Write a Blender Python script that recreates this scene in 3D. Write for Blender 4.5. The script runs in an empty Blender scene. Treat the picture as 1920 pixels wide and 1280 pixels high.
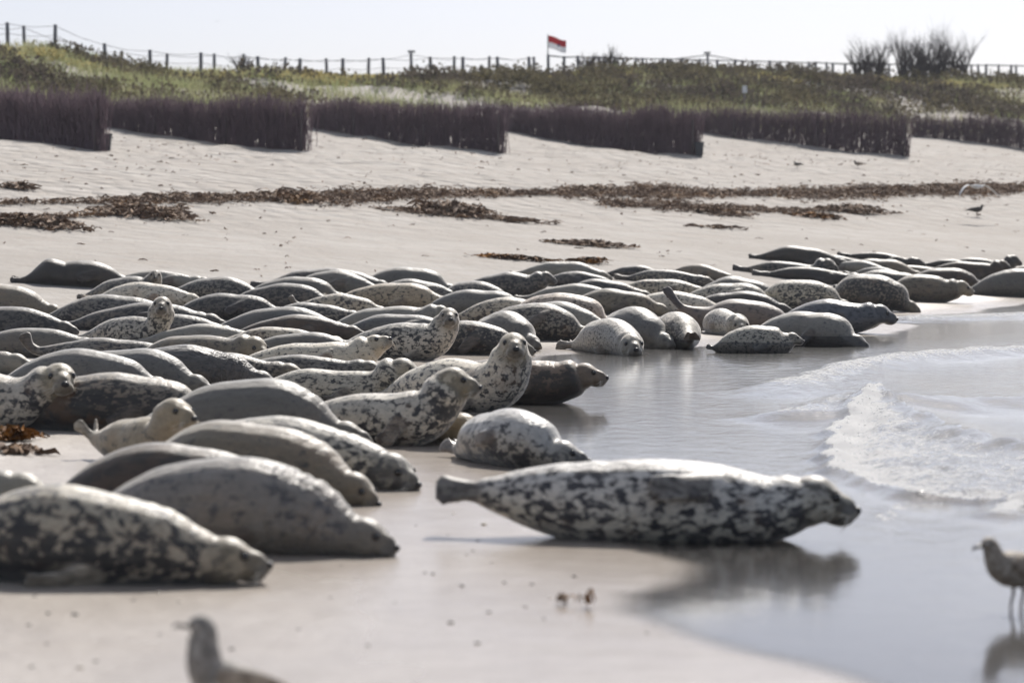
import bpy, bmesh, math, random
import numpy as np
from mathutils import Vector, Matrix, Quaternion

random.seed(7)
RNG = np.random.default_rng(7)
scene = bpy.context.scene
COL = scene.collection
rad = math.radians

# ------------------------------------------------------------------ camera
CAM_H = 1.65
FPX = 6400.0                      # focal length in photograph pixels (1920 wide)
HORIZON = 395.0
PITCH = math.atan((640.0 - HORIZON) / FPX)
cam_data = bpy.data.cameras.new('camera')
cam = bpy.data.objects.new('camera', cam_data)
COL.objects.link(cam)
cam.location = (0, 0, CAM_H)
cam.rotation_euler = (rad(90) - PITCH, 0, 0)
cam_data.sensor_width = 36.0
cam_data.lens = 120.0
cam_data.clip_start = 0.1
cam_data.clip_end = 9000
cam_data.dof.use_dof = True
cam_data.dof.focus_distance = 36.0
cam_data.dof.aperture_fstop = 2.8
cam_data.dof.aperture_blades = 0
scene.camera = cam

# ------------------------------------------------------------------ sky, sun, exposure
SUN_AZ, SUN_EL = rad(13), rad(41)          # azimuth measured from +Y towards +X
world = bpy.data.worlds.new('World')
scene.world = world
world.use_nodes = True
wn = world.node_tree
for n in list(wn.nodes):
    wn.nodes.remove(n)
w_out = wn.nodes.new('ShaderNodeOutputWorld')
w_bg = wn.nodes.new('ShaderNodeBackground')
w_sky = wn.nodes.new('ShaderNodeTexSky')
w_sky.sky_type = 'NISHITA'
w_sky.sun_disc = False
w_sky.sun_elevation = SUN_EL
w_sky.sun_rotation = SUN_AZ
w_sky.altitude = 0
w_sky.air_density = 0.42
w_sky.dust_density = 2.0
w_sky.ozone_density = 3.0
w_bg.inputs['Strength'].default_value = 0.095
# thin, even high veil of cloud over the whole sky
w_mix = wn.nodes.new('ShaderNodeMix'); w_mix.data_type = 'RGBA'
w_mix.inputs[0].default_value = 0.28
w_mix.inputs[7].default_value = (7.9, 8.5, 9.2, 1.0)
wn.links.new(w_sky.outputs[0], w_mix.inputs[6])
wn.links.new(w_mix.outputs[2], w_bg.inputs['Color'])
wn.links.new(w_bg.outputs[0], w_out.inputs['Surface'])

sun_data = bpy.data.lights.new('sun', 'SUN')
sun = bpy.data.objects.new('sun', sun_data)
COL.objects.link(sun)
sun_vec = Vector((math.sin(SUN_AZ) * math.cos(SUN_EL), math.cos(SUN_AZ) * math.cos(SUN_EL), math.sin(SUN_EL)))
sun.rotation_euler = sun_vec.to_track_quat('Z', 'Y').to_euler()
sun.location = (20, 60, 60)
sun_data.energy = 5.0
sun_data.angle = rad(0.53)
sun_data.color = (1.0, 0.95, 0.88)

scene.view_settings.view_transform = 'Standard'
scene.view_settings.look = 'None'
scene.view_settings.gamma = 1.0
scene.view_settings.use_curve_mapping = False
scene.view_settings.exposure = 0.11
scene.render.engine = 'CYCLES'
scene.cycles.use_denoising = True
scene.cycles.use_adaptive_sampling = True
scene.cycles.adaptive_threshold = 0.025
scene.cycles.max_bounces = 5
scene.cycles.diffuse_bounces = 2
scene.cycles.glossy_bounces = 2
scene.cycles.transmission_bounces = 2
scene.cycles.transparent_max_bounces = 8
scene.cycles.volume_bounces = 0
scene.cycles.volume_step_rate = 10
scene.cycles.volume_max_steps = 64
scene.cycles.caustics_reflective = False
scene.cycles.caustics_refractive = False
scene.cycles.sample_clamp_indirect = 4.0
scene.cycles.sample_clamp_direct = 12.0

# ------------------------------------------------------------------ small helpers
def vnoise(x, y, seed=0):
    """smooth value noise, 0..1"""
    x = np.asarray(x, float); y = np.asarray(y, float)
    xi = np.floor(x).astype(np.int64); yi = np.floor(y).astype(np.int64)
    xf = x - xi; yf = y - yi
    def h(a, b):
        n = (a * 374761393 + b * 668265263 + seed * 982451653) & 0xFFFFFFFF
        n = ((n ^ (n >> 13)) * 1274126177) & 0xFFFFFFFF
        return ((n ^ (n >> 16)) & 0xFFFF) / 65535.0
    u = xf * xf * (3 - 2 * xf); w = yf * yf * (3 - 2 * yf)
    return (h(xi, yi) * (1 - u) + h(xi + 1, yi) * u) * (1 - w) + (h(xi, yi + 1) * (1 - u) + h(xi + 1, yi + 1) * u) * w

def fnoise(x, y, seed=0, octs=3):
    s = 0; a = 1.0; t = 0
    for i in range(octs):
        s = s + a * vnoise(np.asarray(x) * 2 ** i, np.asarray(y) * 2 ** i, seed + i); t += a; a *= 0.5
    return s / t

def sstep(a, b, x):
    t = np.clip((np.asarray(x, float) - a) / (b - a), 0, 1)
    return t * t * (3 - 2 * t)

def project(P):
    """world points (n,3) -> photograph pixels"""
    P = np.asarray(P, float)
    c, s = math.cos(PITCH), math.sin(PITCH)
    r = P[:, 0]; y = P[:, 1]; z = P[:, 2] - CAM_H
    f = y * c - z * s
    u = y * s + z * c
    return 960 + FPX * r / f, 640 - FPX * u / f

def ray(px, py):
    c, s = math.cos(PITCH), math.sin(PITCH)
    r = (px - 960) / FPX; u = (640 - py) / FPX
    return np.array([r, c + u * s, -s + u * c])

# ------------------------------------------------------------------ terrain
XS_Y = np.array([-50, 6, 9, 10.5, 11.9, 13.5, 14.3, 14.9, 15.5, 16.2, 17.0, 18.5, 20, 23, 26, 29, 33, 37, 39.5, 41, 43, 45, 50, 58, 64, 70, 76, 84, 95, 120, 400.])
XS_X = np.array([6, 1.6, 1.4, 1.2, .95, .55, .2, .45, .8, .62, .42, .2, 0, -.3, -.45, -.35, -.1, .1, .4, 1.6, 3.6, 4.6, 6.0, 8.0, 9.7, 13, 18, 28, 45, 95, 600.])
def shore_x(y):
    y = np.asarray(y, float)
    a = sum(np.interp(y + d, XS_Y, XS_X) for d in (-.75, -.5, -.25, 0, .25, .5, .75)) / 7.0
    return a + .10 * (vnoise(y * 1.7, y * 0, 5) - .5) + .05 * (vnoise(y * 4.3, y * 0, 6) - .5)
V_K = 1.05
V_V = np.array([-500, 42, 50, 56, 60, 65, 70, 75, 80, 90, 100, 108, 114, 120, 128, 135, 143, 150, 156, 172, 210, 500, 5000.])
V_Z = np.array([0, 0, .06, .20, .40, .77, 1.05, 1.47, 1.93, 2.65, 3.12, 3.5, 3.95, 4.45, 4.85, 5.6, 6.7, 7.35, 7.5, 6.6, 5, 4, 3.])
_rp = np.array([[-400, 100], [0, 88], [60, 86], [105, 92], [150, 106], [200, 122], [250, 130], [300, 134], [400, 137], [500, 133], [600, 136], [700, 138], [800, 140], [900, 142],
                [1000, 142], [1060, 138], [1100, 130], [1200, 127], [1280, 130], [1350, 135], [1450, 138], [1550, 145], [1650, 147], [1750, 147], [1850, 149], [1920, 151], [2400, 155]], float)
_rd = 150.0 / (1 - V_K * (_rp[:, 0] - 960) / FPX)
RIDGE_X = (_rp[:, 0] - 960) / FPX * _rd                       # height of the dune crest along its length
RIDGE_Z = CAM_H + (HORIZON - _rp[:, 1]) * _rd / FPX - .28
def inland(x, y):
    return np.asarray(y, float) - V_K * np.clip(np.asarray(x, float), -60, 90)
def terrain(x, y):
    x = np.asarray(x, float); y = np.asarray(y, float)
    v = inland(x, y)
    zv = (np.interp(v, V_V, V_Z) + np.interp(v - 2, V_V, V_Z) + np.interp(v + 2, V_V, V_Z)) / 3
    L = shore_x(y) - x
    up = 0.16 * (1 - np.exp(-np.clip(L, 0, None) * 0.016 / 0.16))
    down = np.clip(0.022 * np.clip(L, None, 0), -0.6, 0)
    z = up + down + zv * sstep(-1.0, 7.0, L)
    z = z + 0.012 * (fnoise(x * 0.55 + 3, y * 0.30, 11) - 0.5) * sstep(8, 11, y)
    # wind-blown upper beach and drifts
    z = z + sstep(70, 95, v) * (1 - sstep(118, 128, v)) * 0.32 * (fnoise(x * .16, y * .13, 4) - .5)
    z = z + sstep(82, 92, v) * (1 - sstep(112, 122, v)) * 0.20 * (fnoise(x * .9, y * .5, 24, 3) - .5)
    z = z + sstep(122, 147, v) * (np.interp(x, RIDGE_X, RIDGE_Z) - 7.45) + sstep(126, 140, v) * (1 - .6 * sstep(144, 150, v)) * 1.1 * (fnoise(x * .30, y * .30, 19) - .5)
    return z

def ground(px, py, dmin=6.0, dmax=230.0):
    d = np.geomspace(dmin, dmax, 5000)
    r = ray(px, py)
    k = d / r[1]
    X = r[0] * k; Z = CAM_H + r[2] * k
    T = terrain(X, d)
    below = np.nonzero(Z <= T)[0]
    if len(below) == 0:
        return None
    i = below[0]
    return np.array([X[i], d[i], T[i]])

# ------------------------------------------------------------------ material helpers
def new_mat(name):
    m = bpy.data.materials.new(name)
    m.use_nodes = True
    nt = m.node_tree
    for n in list(nt.nodes):
        nt.nodes.remove(n)
    out = nt.nodes.new('ShaderNodeOutputMaterial')
    return m, nt, out

class G:
    """tiny node-graph helper"""
    def __init__(s, nt): s.nt = nt
    def link(s, a, b): s.nt.links.new(a, b)
    def set(s, sock, v):
        if hasattr(v, 'is_output') or isinstance(v, bpy.types.NodeSocket): s.nt.links.new(v, sock)
        else: sock.default_value = v
    def node(s, t, **kw):
        n = s.nt.nodes.new(t)
        for k, v in kw.items(): setattr(n, k, v)
        return n
    def math(s, op, a, b=0.0, c=0.0, clamp=False):
        n = s.node('ShaderNodeMath', operation=op, use_clamp=clamp)
        s.set(n.inputs[0], a); s.set(n.inputs[1], b); s.set(n.inputs[2], c)
        return n.outputs[0]
    def vmath(s, op, a, b=(0, 0, 0)):
        n = s.node('ShaderNodeVectorMath', operation=op)
        s.set(n.inputs[0], a); s.set(n.inputs[1], b)
        return n.outputs[0]
    def mix(s, f, a, b, mode='MIX'):
        n = s.node('ShaderNodeMix', data_type='RGBA', blend_type=mode)
        s.set(n.inputs[0], f); s.set(n.inputs[6], a); s.set(n.inputs[7], b)
        return n.outputs[2]
    def step(s, x, a, b):
        n = s.node('ShaderNodeMapRange', interpolation_type='SMOOTHSTEP')
        s.set(n.inputs[0], x); s.set(n.inputs[1], a); s.set(n.inputs[2], b)
        return n.outputs[0]
    def noise(s, vec, scale, detail=3.0, rough=0.5, dist=0.0):
        n = s.node('ShaderNodeTexNoise')
        s.set(n.inputs['Vector'], vec); s.set(n.inputs['Scale'], scale)
        n.inputs['Detail'].default_value = detail; n.inputs['Roughness'].default_value = rough
        n.inputs['Distortion'].default_value = dist
        return n.outputs['Fac']
    def voro(s, vec, scale, feature='F1', rnd=1.0):
        n = s.node('ShaderNodeTexVoronoi', feature=feature)
        s.set(n.inputs['Vector'], vec); s.set(n.inputs['Scale'], scale)
        n.inputs['Randomness'].default_value = rnd
        return n.outputs['Distance']
    def attr(s, name):
        n = s.node('ShaderNodeAttribute', attribute_name=name)
        return n.outputs['Fac']
    def bump(s, h, strength, dist, normal=None):
        n = s.node('ShaderNodeBump')
        s.set(n.inputs['Height'], h); s.set(n.inputs['Strength'], strength); s.set(n.inputs['Distance'], dist)
        if normal is not None: s.link(normal, n.inputs['Normal'])
        return n.outputs[0]
    def pbsdf(s, **kw):
        n = s.node('ShaderNodeBsdfPrincipled')
        for k, v in kw.items():
            s.set(n.inputs[k.replace('_', ' ')], v)
        return n

def c4(c): return (c[0], c[1], c[2], 1.0)

def simple_mat(name, col, rough=0.7, var=0.25, scale=8.0, metallic=0.0, spec=0.5):
    m, nt, out = new_mat(name); g = G(nt)
    co = g.node('ShaderNodeTexCoord').outputs['Object']
    n = g.noise(co, scale, 4.0, 0.6)
    c = g.mix(g.math('MULTIPLY', n, 1.0), c4([a * (1 - var) for a in col]), c4([min(1, a * (1 + var)) for a in col]))
    b = g.pbsdf(Roughness=rough, Metallic=metallic)
    g.link(c, b.inputs['Base Color'])
    b.inputs['Specular IOR Level'].default_value = spec
    g.link(b.outputs[0], out.inputs['Surface'])
    return m

def mesh_obj(name, verts, faces, mat=None, parent=None, smooth=False, attrs=None, col=COL):
    me = bpy.data.meshes.new(name)
    verts = np.asarray(verts, np.float32)
    if isinstance(faces, np.ndarray):
        nf, k = faces.shape
        me.vertices.add(len(verts)); me.vertices.foreach_set('co', verts.ravel())
        me.loops.add(nf * k); me.loops.foreach_set('vertex_index', faces.astype(np.int32).ravel())
        me.polygons.add(nf)
        me.polygons.foreach_set('loop_start', np.arange(0, nf * k, k, dtype=np.int32))
        me.polygons.foreach_set('loop_total', np.full(nf, k, np.int32))
        me.update(calc_edges=True)
    else:
        me.from_pydata([tuple(map(float, v)) for v in verts], [], faces)
        me.update()
    if attrs:
        for k, a in attrs.items():
            at = me.attributes.new(k, 'FLOAT', 'POINT')
            at.data.foreach_set('value', np.asarray(a, np.float32))
    if smooth:
        me.polygons.foreach_set('use_smooth', np.ones(len(me.polygons), bool))
    if mat is not None: me.materials.append(mat)
    o = bpy.data.objects.new(name, me)
    col.objects.link(o)
    if parent is not None: o.parent = parent
    return o

def empty(name, loc, rz=0.0):
    o = bpy.data.objects.new(name, None)
    o.empty_display_size = 0.1
    o.location = loc; o.rotation_euler = (0, 0, rz)
    COL.objects.link(o)
    return o

def tag(o, label=None, cat=None, group=None, kind=None):
    if label: o['label'] = label
    if cat: o['category'] = cat
    if group: o['group'] = group
    if kind: o['kind'] = kind
    return o

def copy_tree(o, parent=None):
    c = o.copy(); COL.objects.link(c); c.parent = parent
    for ch in list(o.children):
        copy_tree(ch, c)
    return c

class MB:
    """collects simple shapes in one mesh"""
    def __init__(s): s.v = []; s.f = []
    def add(s, verts, faces):
        o = len(s.v); s.v.extend([tuple(map(float, p)) for p in verts]); s.f.extend([tuple(i + o for i in f) for f in faces])
    def tube(s, pts, radii, n=8, cap=True):
        v, f = tube_mesh(pts, radii, n); s.add(v, f)
    def box(s, c, h, rz=0.0):
        cz, sz = math.cos(rz), math.sin(rz); vs = []
        for dz in (-1, 1):
            for dx, dy in ((-1, -1), (1, -1), (1, 1), (-1, 1)):
                x, y = dx * h[0], dy * h[1]
                vs.append((c[0] + x * cz - y * sz, c[1] + x * sz + y * cz, c[2] + dz * h[2]))
        s.add(vs, [(3, 2, 1, 0), (4, 5, 6, 7), (0, 1, 5, 4), (1, 2, 6, 5), (2, 3, 7, 6), (3, 0, 4, 7)])
    def ellipsoid(s, c, r, rot=None, nu=10, nv=7):
        v, f = ellipsoid_mesh(c, r, rot, nu, nv); s.add(v, f)
    def build(s, name, mat, parent=None, smooth=False):
        return mesh_obj(name, s.v, s.f, mat, parent, smooth)

def tube_mesh(pts, radii, n=8, flat=None, wide=None):
    """closed tube; flat = thickness factor, wide = direction of the wide axis"""
    pts = [np.asarray(p, float) for p in pts]
    m = len(pts); vs = []; fs = []
    prev = None
    for i, p in enumerate(pts):
        t = pts[min(i + 1, m - 1)] - pts[max(i - 1, 0)]
        t = t / (np.linalg.norm(t) + 1e-9)
        a = np.asarray(wide, float) if wide is not None else (prev if prev is not None else np.array([0.31, 0.17, 0.93]))
        a = a - t * a.dot(t)
        if np.linalg.norm(a) < 1e-4: a = np.array([1.0, 0, 0]) - t * t[0]
        a = a / np.linalg.norm(a); b = np.array([t[1] * a[2] - t[2] * a[1], t[2] * a[0] - t[0] * a[2], t[0] * a[1] - t[1] * a[0]]); prev = a
        r = radii[i]
        ra, rb = (r if not isinstance(r, (tuple, list)) else r[0]), (r if not isinstance(r, (tuple, list)) else r[1])
        for k in range(n):
            an = 2 * math.pi * k / n
            vs.append(p + a * ra * math.cos(an) + b * rb * math.sin(an))
    for i in range(m - 1):
        for k in range(n):
            k2 = (k + 1) % n
            fs.append((i * n + k, i * n + k2, (i + 1) * n + k2, (i + 1) * n + k))
    fs.append(tuple(range(n - 1, -1, -1)))
    fs.append(tuple((m - 1) * n + k for k in range(n)))
    return vs, fs

def ellipsoid_mesh(c, r, rot=None, nu=12, nv=8):
    vs = [(0, 0, -r[2])]; fs = []
    for j in range(1, nv):
        ph = -math.pi / 2 + math.pi * j / nv
        for i in range(nu):
            th = 2 * math.pi * i / nu
            vs.append((r[0] * math.cos(ph) * math.cos(th), r[1] * math.cos(ph) * math.sin(th), r[2] * math.sin(ph)))
    vs.append((0, 0, r[2]))
    for i in range(nu): fs.append((0, 1 + (i + 1) % nu, 1 + i))
    for j in range(nv - 2):
        for i in range(nu):
            a = 1 + j * nu + i; b = 1 + j * nu + (i + 1) % nu
            fs.append((a, b, b + nu, a + nu))
    top = len(vs) - 1; base = 1 + (nv - 2) * nu
    for i in range(nu): fs.append((base + i, base + (i + 1) % nu, top))
    vs = np.array(vs)
    if rot is not None: vs = vs @ np.asarray(rot).T
    vs = vs + np.asarray(c, float)
    return [tuple(v) for v in vs], fs

# ================================================================== THE SETTING
# ---- sand
def sand_material():
    m, nt, out = new_mat('beach_sand'); g = G(nt)
    pos = g.node('ShaderNodeNewGeometry').outputs['Position']
    damp = g.attr('damp'); upper = g.attr('upper')
    n1 = g.noise(pos, 0.35, 5.0, 0.55)
    n2 = g.noise(pos, 3.0, 5.0, 0.6)
    n3 = g.noise(pos, 90.0, 2.0, 0.6)
    flat = g.vmath('MULTIPLY', pos, (0.35, 1.5, 1.0))
    n4 = g.noise(flat, 1.1, 4.0, 0.6)
    dry = g.mix(g.step(n1, .35, .68), c4((.335, .307, .278)), c4((.40, .374, .347)))
    dry = g.mix(g.step(n4, .40, .72), dry, c4((.352, .318, .286)))
    dry = g.mix(g.math('MULTIPLY', g.step(n2, .50, .72), .55), dry, c4((.31, .27, .23)))
    dry = g.mix(g.math('MULTIPLY', g.step(n3, .52, .80), .45), dry, c4((.22, .19, .165)))
    wet = g.mix(g.step(n2, .3, .8), c4((.325, .278, .235)), c4((.385, .338, .292)))
    col = g.mix(damp, dry, wet)
    b = g.pbsdf(); g.link(col, b.inputs['Base Color'])
    r = g.math('SUBTRACT', 0.92, g.math('MULTIPLY', damp, 0.70))
    g.link(r, b.inputs['Roughness'])
    b.inputs['Specular IOR Level'].default_value = 0.4
    # grain, small ripples, and trodden upper beach
    h = g.math('ADD', g.math('MULTIPLY', n3, 0.12), g.math('MULTIPLY', g.noise(g.vmath('MULTIPLY', pos, (1, .6, 1)), 14.0, 3.0), 0.35))
    tr = g.math('MULTIPLY', g.math('SUBTRACT', 1.0, g.voro(g.vmath('MULTIPLY', pos, (1, .7, 1)), 2.1)), upper)
    h = g.math('ADD', h, g.math('MULTIPLY', tr, 6.0))
    h = g.math('ADD', h, g.math('MULTIPLY', g.noise(g.vmath('MULTIPLY', pos, (1, .7, 1)), 2.6, 4.0, .6), 2.2))
    st = g.math('SUBTRACT', 0.8, g.math('MULTIPLY', damp, 0.65))
    g.link(g.bump(h, st, 0.035), b.inputs['Normal'])
    g.link(b.outputs[0], out.inputs['Surface'])
    return m
M_SAND = sand_material()

def axis(fine, n, lim_lo, lim_hi):
    k = math.asinh(1)
    a = np.linspace(-1, 1, n)
    s = np.sinh(a * 5.2) / np.sinh(5.2)
    return np.where(s < 0, -s * lim_lo, s * lim_hi)

gx = np.unique(np.concatenate([np.linspace(-9, 12, 270), np.linspace(-40, 45, 110), np.array([-900, -600, -250, -120, -70, -50, 55, 75, 120, 250, 600, 900])]))
gy = np.unique(np.concatenate([np.array([-400, -100, -30, -8, 0, 3, 5, 6.5]), np.geomspace(8, 75, 330), np.linspace(75, 160, 130), np.geomspace(160, 1500, 40)]))
GX, GY = np.meshgrid(gx, gy)
GZ = terrain(GX, GY)
nx, ny = len(gx), len(gy)
gv = np.stack([GX.ravel(), GY.ravel(), GZ.ravel()], 1)
ii = (np.arange(ny - 1)[:, None] * nx + np.arange(nx - 1)[None, :]).ravel()
gf = np.stack([ii, ii + 1, ii + nx + 1, ii + nx], 1)
gV = inland(GX, GY).ravel()
damp = 1 - sstep(0.006, 0.105, gv[:, 2] - 0.028 * (fnoise(gv[:, 0] * .8, gv[:, 1] * .35, 31) - .5))
damp = np.maximum(damp, 0.35 * (1 - sstep(.05, .16, gv[:, 2])))
upper = sstep(66, 84, gV) * (1 - sstep(104, 116, gV)) + .15
o = mesh_obj('beach_ground', gv, gf, M_SAND, smooth=True, attrs={'damp': damp, 'upper': upper})
tag(o, 'pale sand beach rising from the wet shore to the dunes', kind='structure')

# ---- water
def polydist(x, y, pts):
    best = np.full(np.shape(x), 1e9); par = np.zeros(np.shape(x)); acc = 0.0
    tot = sum(math.dist(pts[i], pts[i + 1]) for i in range(len(pts) - 1))
    for i in range(len(pts) - 1):
        ax, ay = pts[i]; bx, by = pts[i + 1]
        l2 = (bx - ax) ** 2 + (by - ay) ** 2; ln = math.sqrt(l2)
        t = np.clip(((x - ax) * (bx - ax) + (y - ay) * (by - ay)) / l2, 0, 1)
        d = np.hypot(x - ax - t * (bx - ax), y - ay - t * (by - ay))
        par = np.where(d < best, (acc + t * ln) / tot, par)
        best = np.minimum(best, d); acc += ln
    return best, par
def sea(px, py):
    r = ray(px, py); k = -CAM_H / r[2]
    return (r[0] * k, r[1] * k)

CREST_A = [sea(*p) for p in ((1440, 748), (1520, 720), (1600, 692), (1700, 676), (1800, 668), (1930, 660), (2100, 654))]
CREST_B = [sea(*p) for p in ((1500, 795), (1560, 765), (1640, 752))]
BORE = [sea(*p) for p in ((1640, 752), (1585, 800), (1560, 850), (1575, 890), (1640, 918), (1740, 938), (1860, 946), (2050, 952))]
CREST_C = [sea(*p) for p in ((1690, 775), (1800, 765), (1930, 762), (2100, 760))]
CREST_D = [sea(*p) for p in ((1560, 605), (1660, 600), (1800, 596), (2000, 590))]
CREST_E = [sea(*p) for p in ((1880, 975), (1900, 955), (1960, 940), (2050, 935))]
BORE_BACK = [sea(*p) for p in ((1640, 748), (1720, 800), (1800, 835), (1920, 862), (2050, 880))]
bore_poly = BORE + BORE_BACK[::-1]
def in_poly(x, y, poly):
    inside = np.zeros(np.shape(x), bool); j = len(poly) - 1
    for i in range(len(poly)):
        xi, yi = poly[i]; xj, yj = poly[j]
        c = ((yi > y) != (yj > y)) & (x < (xj - xi) * (y - yi) / (yj - yi + 1e-12) + xi)
        inside ^= c; j = i
    return inside

def water_height(x, y):
    L = x - shore_x(y)                         # metres out from the water's edge
    deep = sstep(1.0, 6.0, L)
    wx = x + .5 * fnoise(x * .4, y * .3, 40)
    h = deep * (0.007 * np.sin(2.4 * wx + .35 * y) + 0.005 * np.sin(3.9 * wx - .8 * y + 1.3) + 0.012 * (fnoise(x * 1.6, y * .9, 41) - .5))
    h = h + deep * 0.007 * (fnoise(x * 5, y * 2.5, 43) - .5)
    foam = np.zeros(np.shape(x))
    for pts, amp, wid, fo in ((CREST_A, .085, .42, .64), (CREST_B, .09, .35, .55), (CREST_C, .09, .5, .10), (CREST_D, .05, .9, .62), (CREST_E, .05, .12, .80)):
        d, p = polydist(x, y, pts)
        d = d + .3 * (fnoise(x * 2.0, y * 1.0, 44) - .5)
        e = sstep(-.02, .16, p) if fo < .9 else 1.0
        k = np.exp(-(d / wid) ** 2) * e
        h = h + amp * k * (.7 + .6 * fnoise(x * 3, y * 2, 45))
        foam = np.maximum(foam, fo * np.exp(-(d / (wid * 1.3)) ** 2) * e)
    df, pf = polydist(x, y, BORE)
    db, pb = polydist(x, y, BORE_BACK)
    df2 = df + .22 * (fnoise(x * 3.5, y * 2.0, 46) - .5)
    ins = in_poly(x, y, bore_poly)
    body = ins * 1.0
    edge = np.exp(-(df2 / .10) ** 2)
    h = h + .055 * body * sstep(0, .35, df) * (.4 + 1.3 * fnoise(x * 6, y * 3, 47)) + .065 * edge
    h = h + .08 * np.exp(-(db / .4) ** 2) * sstep(0, .25, pb)
    foam = np.maximum(foam, body * (.50 + .42 * np.exp(-df / .22) + .22 * (1 - sstep(0, .45, pf)) + .25 * (fnoise(x * 1.8, y * 1.2, 49) - .5)) * sstep(-.05, .35, db + .15 * fnoise(x * 3, y * 2, 50)))
    foam = np.maximum(foam, .96 * np.exp(-(df2 / .06) ** 2))
    # thin lacy lines left by earlier swash
    for pts, fo in ((LACE_1, .62), (LACE_2, .60)):
        d, p = polydist(x, y, pts)
        d = np.abs(d + .2 * (fnoise(x * 4, y * 2, 48) - .5))
        foam = np.maximum(foam, fo * np.exp(-(d / .06) ** 2))
    return h, np.clip(foam, 0, 1)
LACE_1 = [sea(*p) for p in ((1655, 952), (1700, 944), (1780, 945))]
LACE_2 = [sea(*p) for p in ((1660, 975), (1668, 958), (1690, 950))]

wx_ = np.unique(np.concatenate([np.linspace(-2.2, 9, 380), np.linspace(9, 20, 70), np.array([22, 26, 32, 42, 60, 90, 150, 400, 900])]))
wy_ = np.unique(np.concatenate([np.array([-400, -100, -20, 0, 5, 7.5]), np.geomspace(9, 60, 470), np.linspace(60, 95, 70), np.array([100, 120, 200, 400])]))
WX, WY = np.meshgrid(wx_, wy_)
wh, wf = water_height(WX, WY)
wv = np.stack([WX.ravel(), WY.ravel(), wh.ravel()], 1)
nwx, nwy = len(wx_), len(wy_)
ii = (np.arange(nwy - 1)[:, None] * nwx + np.arange(nwx - 1)[None, :]).ravel()
wfa = np.stack([ii, ii + 1, ii + nwx + 1, ii + nwx], 1)
TZ = terrain(WX, WY).ravel()
keep = (TZ[wfa] < wv[wfa, 2] + .02).any(1)
wfa = wfa[keep]
used = np.unique(wfa); remap = np.full(len(wv), -1); remap[used] = np.arange(len(used))
depth = np.clip(wv[:, 2] - TZ, 0, 1)

def water_material():
    m, nt, out = new_mat('shallow_sea_water'); g = G(nt)
    pos = g.node('ShaderNodeNewGeometry').outputs['Position']
    foam = g.attr('foam'); dp = g.attr('depth')
    # ripples, calmer in the thin film at the edge
    st = g.math('ADD', .16, g.math('MULTIPLY', g.step(dp, .005, .09), .9))
    st = g.math('ADD', st, g.math('MULTIPLY', foam, 2.2))
    r1 = g.noise(g.vmath('MULTIPLY', pos, (1.0, .55, 1)), 5.0, 4.0, .55, .6)
    r2 = g.noise(g.vmath('MULTIPLY', pos, (1.0, .45, 1)), 22.0, 3.0, .6, .4)
    hgt = g.math('ADD', r1, g.math('MULTIPLY', r2, .28))
    nrm = g.bump(hgt, g.math('MULTIPLY', st, .23), .05)
    fres = g.node('ShaderNodeFresnel'); fres.inputs['IOR'].default_value = 1.333
    g.link(nrm, fres.inputs['Normal'])
    gl = g.node('ShaderNodeBsdfGlossy'); gl.inputs['Roughness'].default_value = 0.10
    gl.inputs['Color'].default_value = (1, 1, 1, 1); g.link(nrm, gl.inputs['Normal'])
    tr = g.node('ShaderNodeBsdfTransparent'); tr.inputs['Color'].default_value = (.97, .96, .94, 1)
    df = g.node('ShaderNodeBsdfDiffuse'); df.inputs['Color'].default_value = (.24, .24, .23, 1)
    mx = g.node('ShaderNodeMixShader'); g.link(g.math('MULTIPLY', g.step(dp, .0, .14), .75), mx.inputs[0])
    g.link(tr.outputs[0], mx.inputs[1]); g.link(df.outputs[0], mx.inputs[2])
    wm = g.node('ShaderNodeMixShader'); g.link(fres.outputs[0], wm.inputs[0])
    g.link(mx.outputs[0], wm.inputs[1]); g.link(gl.outputs[0], wm.inputs[2])
    # foam: lacy network, denser where the attribute is high
    cell = g.voro(g.vmath('MULTIPLY', pos, (1.0, .8, 1)), 26.0, 'F1')
    fn = g.noise(g.vmath('MULTIPLY', pos, (1.0, .8, 1)), 10.0, 6.0, .75, .8)
    pat = g.math('ADD', g.math('MULTIPLY', fn, .85), g.math('MULTIPLY', cell, .25))
    thr = g.math('SUBTRACT', 1.02, g.math('MULTIPLY', foam, .78))
    fm = g.step(pat, g.math('SUBTRACT', thr, .025), g.math('ADD', thr, .04))
    fm = g.math('MULTIPLY', fm, g.step(foam, .04, .25))
    fb = g.node('ShaderNodeBsdfDiffuse'); fb.inputs['Color'].default_value = (.90, .90, .90, 1)
    bub = g.noise(pos, 70.0, 3.0, .7)
    g.link(g.bump(g.math('ADD', pat, g.math('MULTIPLY', bub, .5)), .6, .02), fb.inputs['Normal'])
    fl = g.node('ShaderNodeBsdfTranslucent'); fl.inputs['Color'].default_value = (.8, .8, .8, 1)
    fx = g.node('ShaderNodeMixShader'); fx.inputs[0].default_value = .4
    g.link(fb.outputs[0], fx.inputs[1]); g.link(fl.outputs[0], fx.inputs[2])
    fin = g.node('ShaderNodeMixShader'); g.link(fm, fin.inputs[0])
    # the film thins out to nothing at its edge
    clear = g.node('ShaderNodeBsdfTransparent'); thin = g.node('ShaderNodeMixShader')
    g.link(g.step(dp, .0002, .0065), thin.inputs[0]); g.link(clear.outputs[0], thin.inputs[1]); g.link(wm.outputs[0], thin.inputs[2])
    g.link(thin.outputs[0], fin.inputs[1]); g.link(fx.outputs[0], fin.inputs[2])
    g.link(fin.outputs[0], out.inputs['Surface'])
    return m
M_WATER = water_material()
o = mesh_obj('sea_water', wv[used], remap[wfa], M_WATER, smooth=True, attrs={'foam': wf.ravel()[used], 'depth': depth[used]})
tag(o, 'thin sheet of shallow sea water with small foaming waves', kind='structure')

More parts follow.
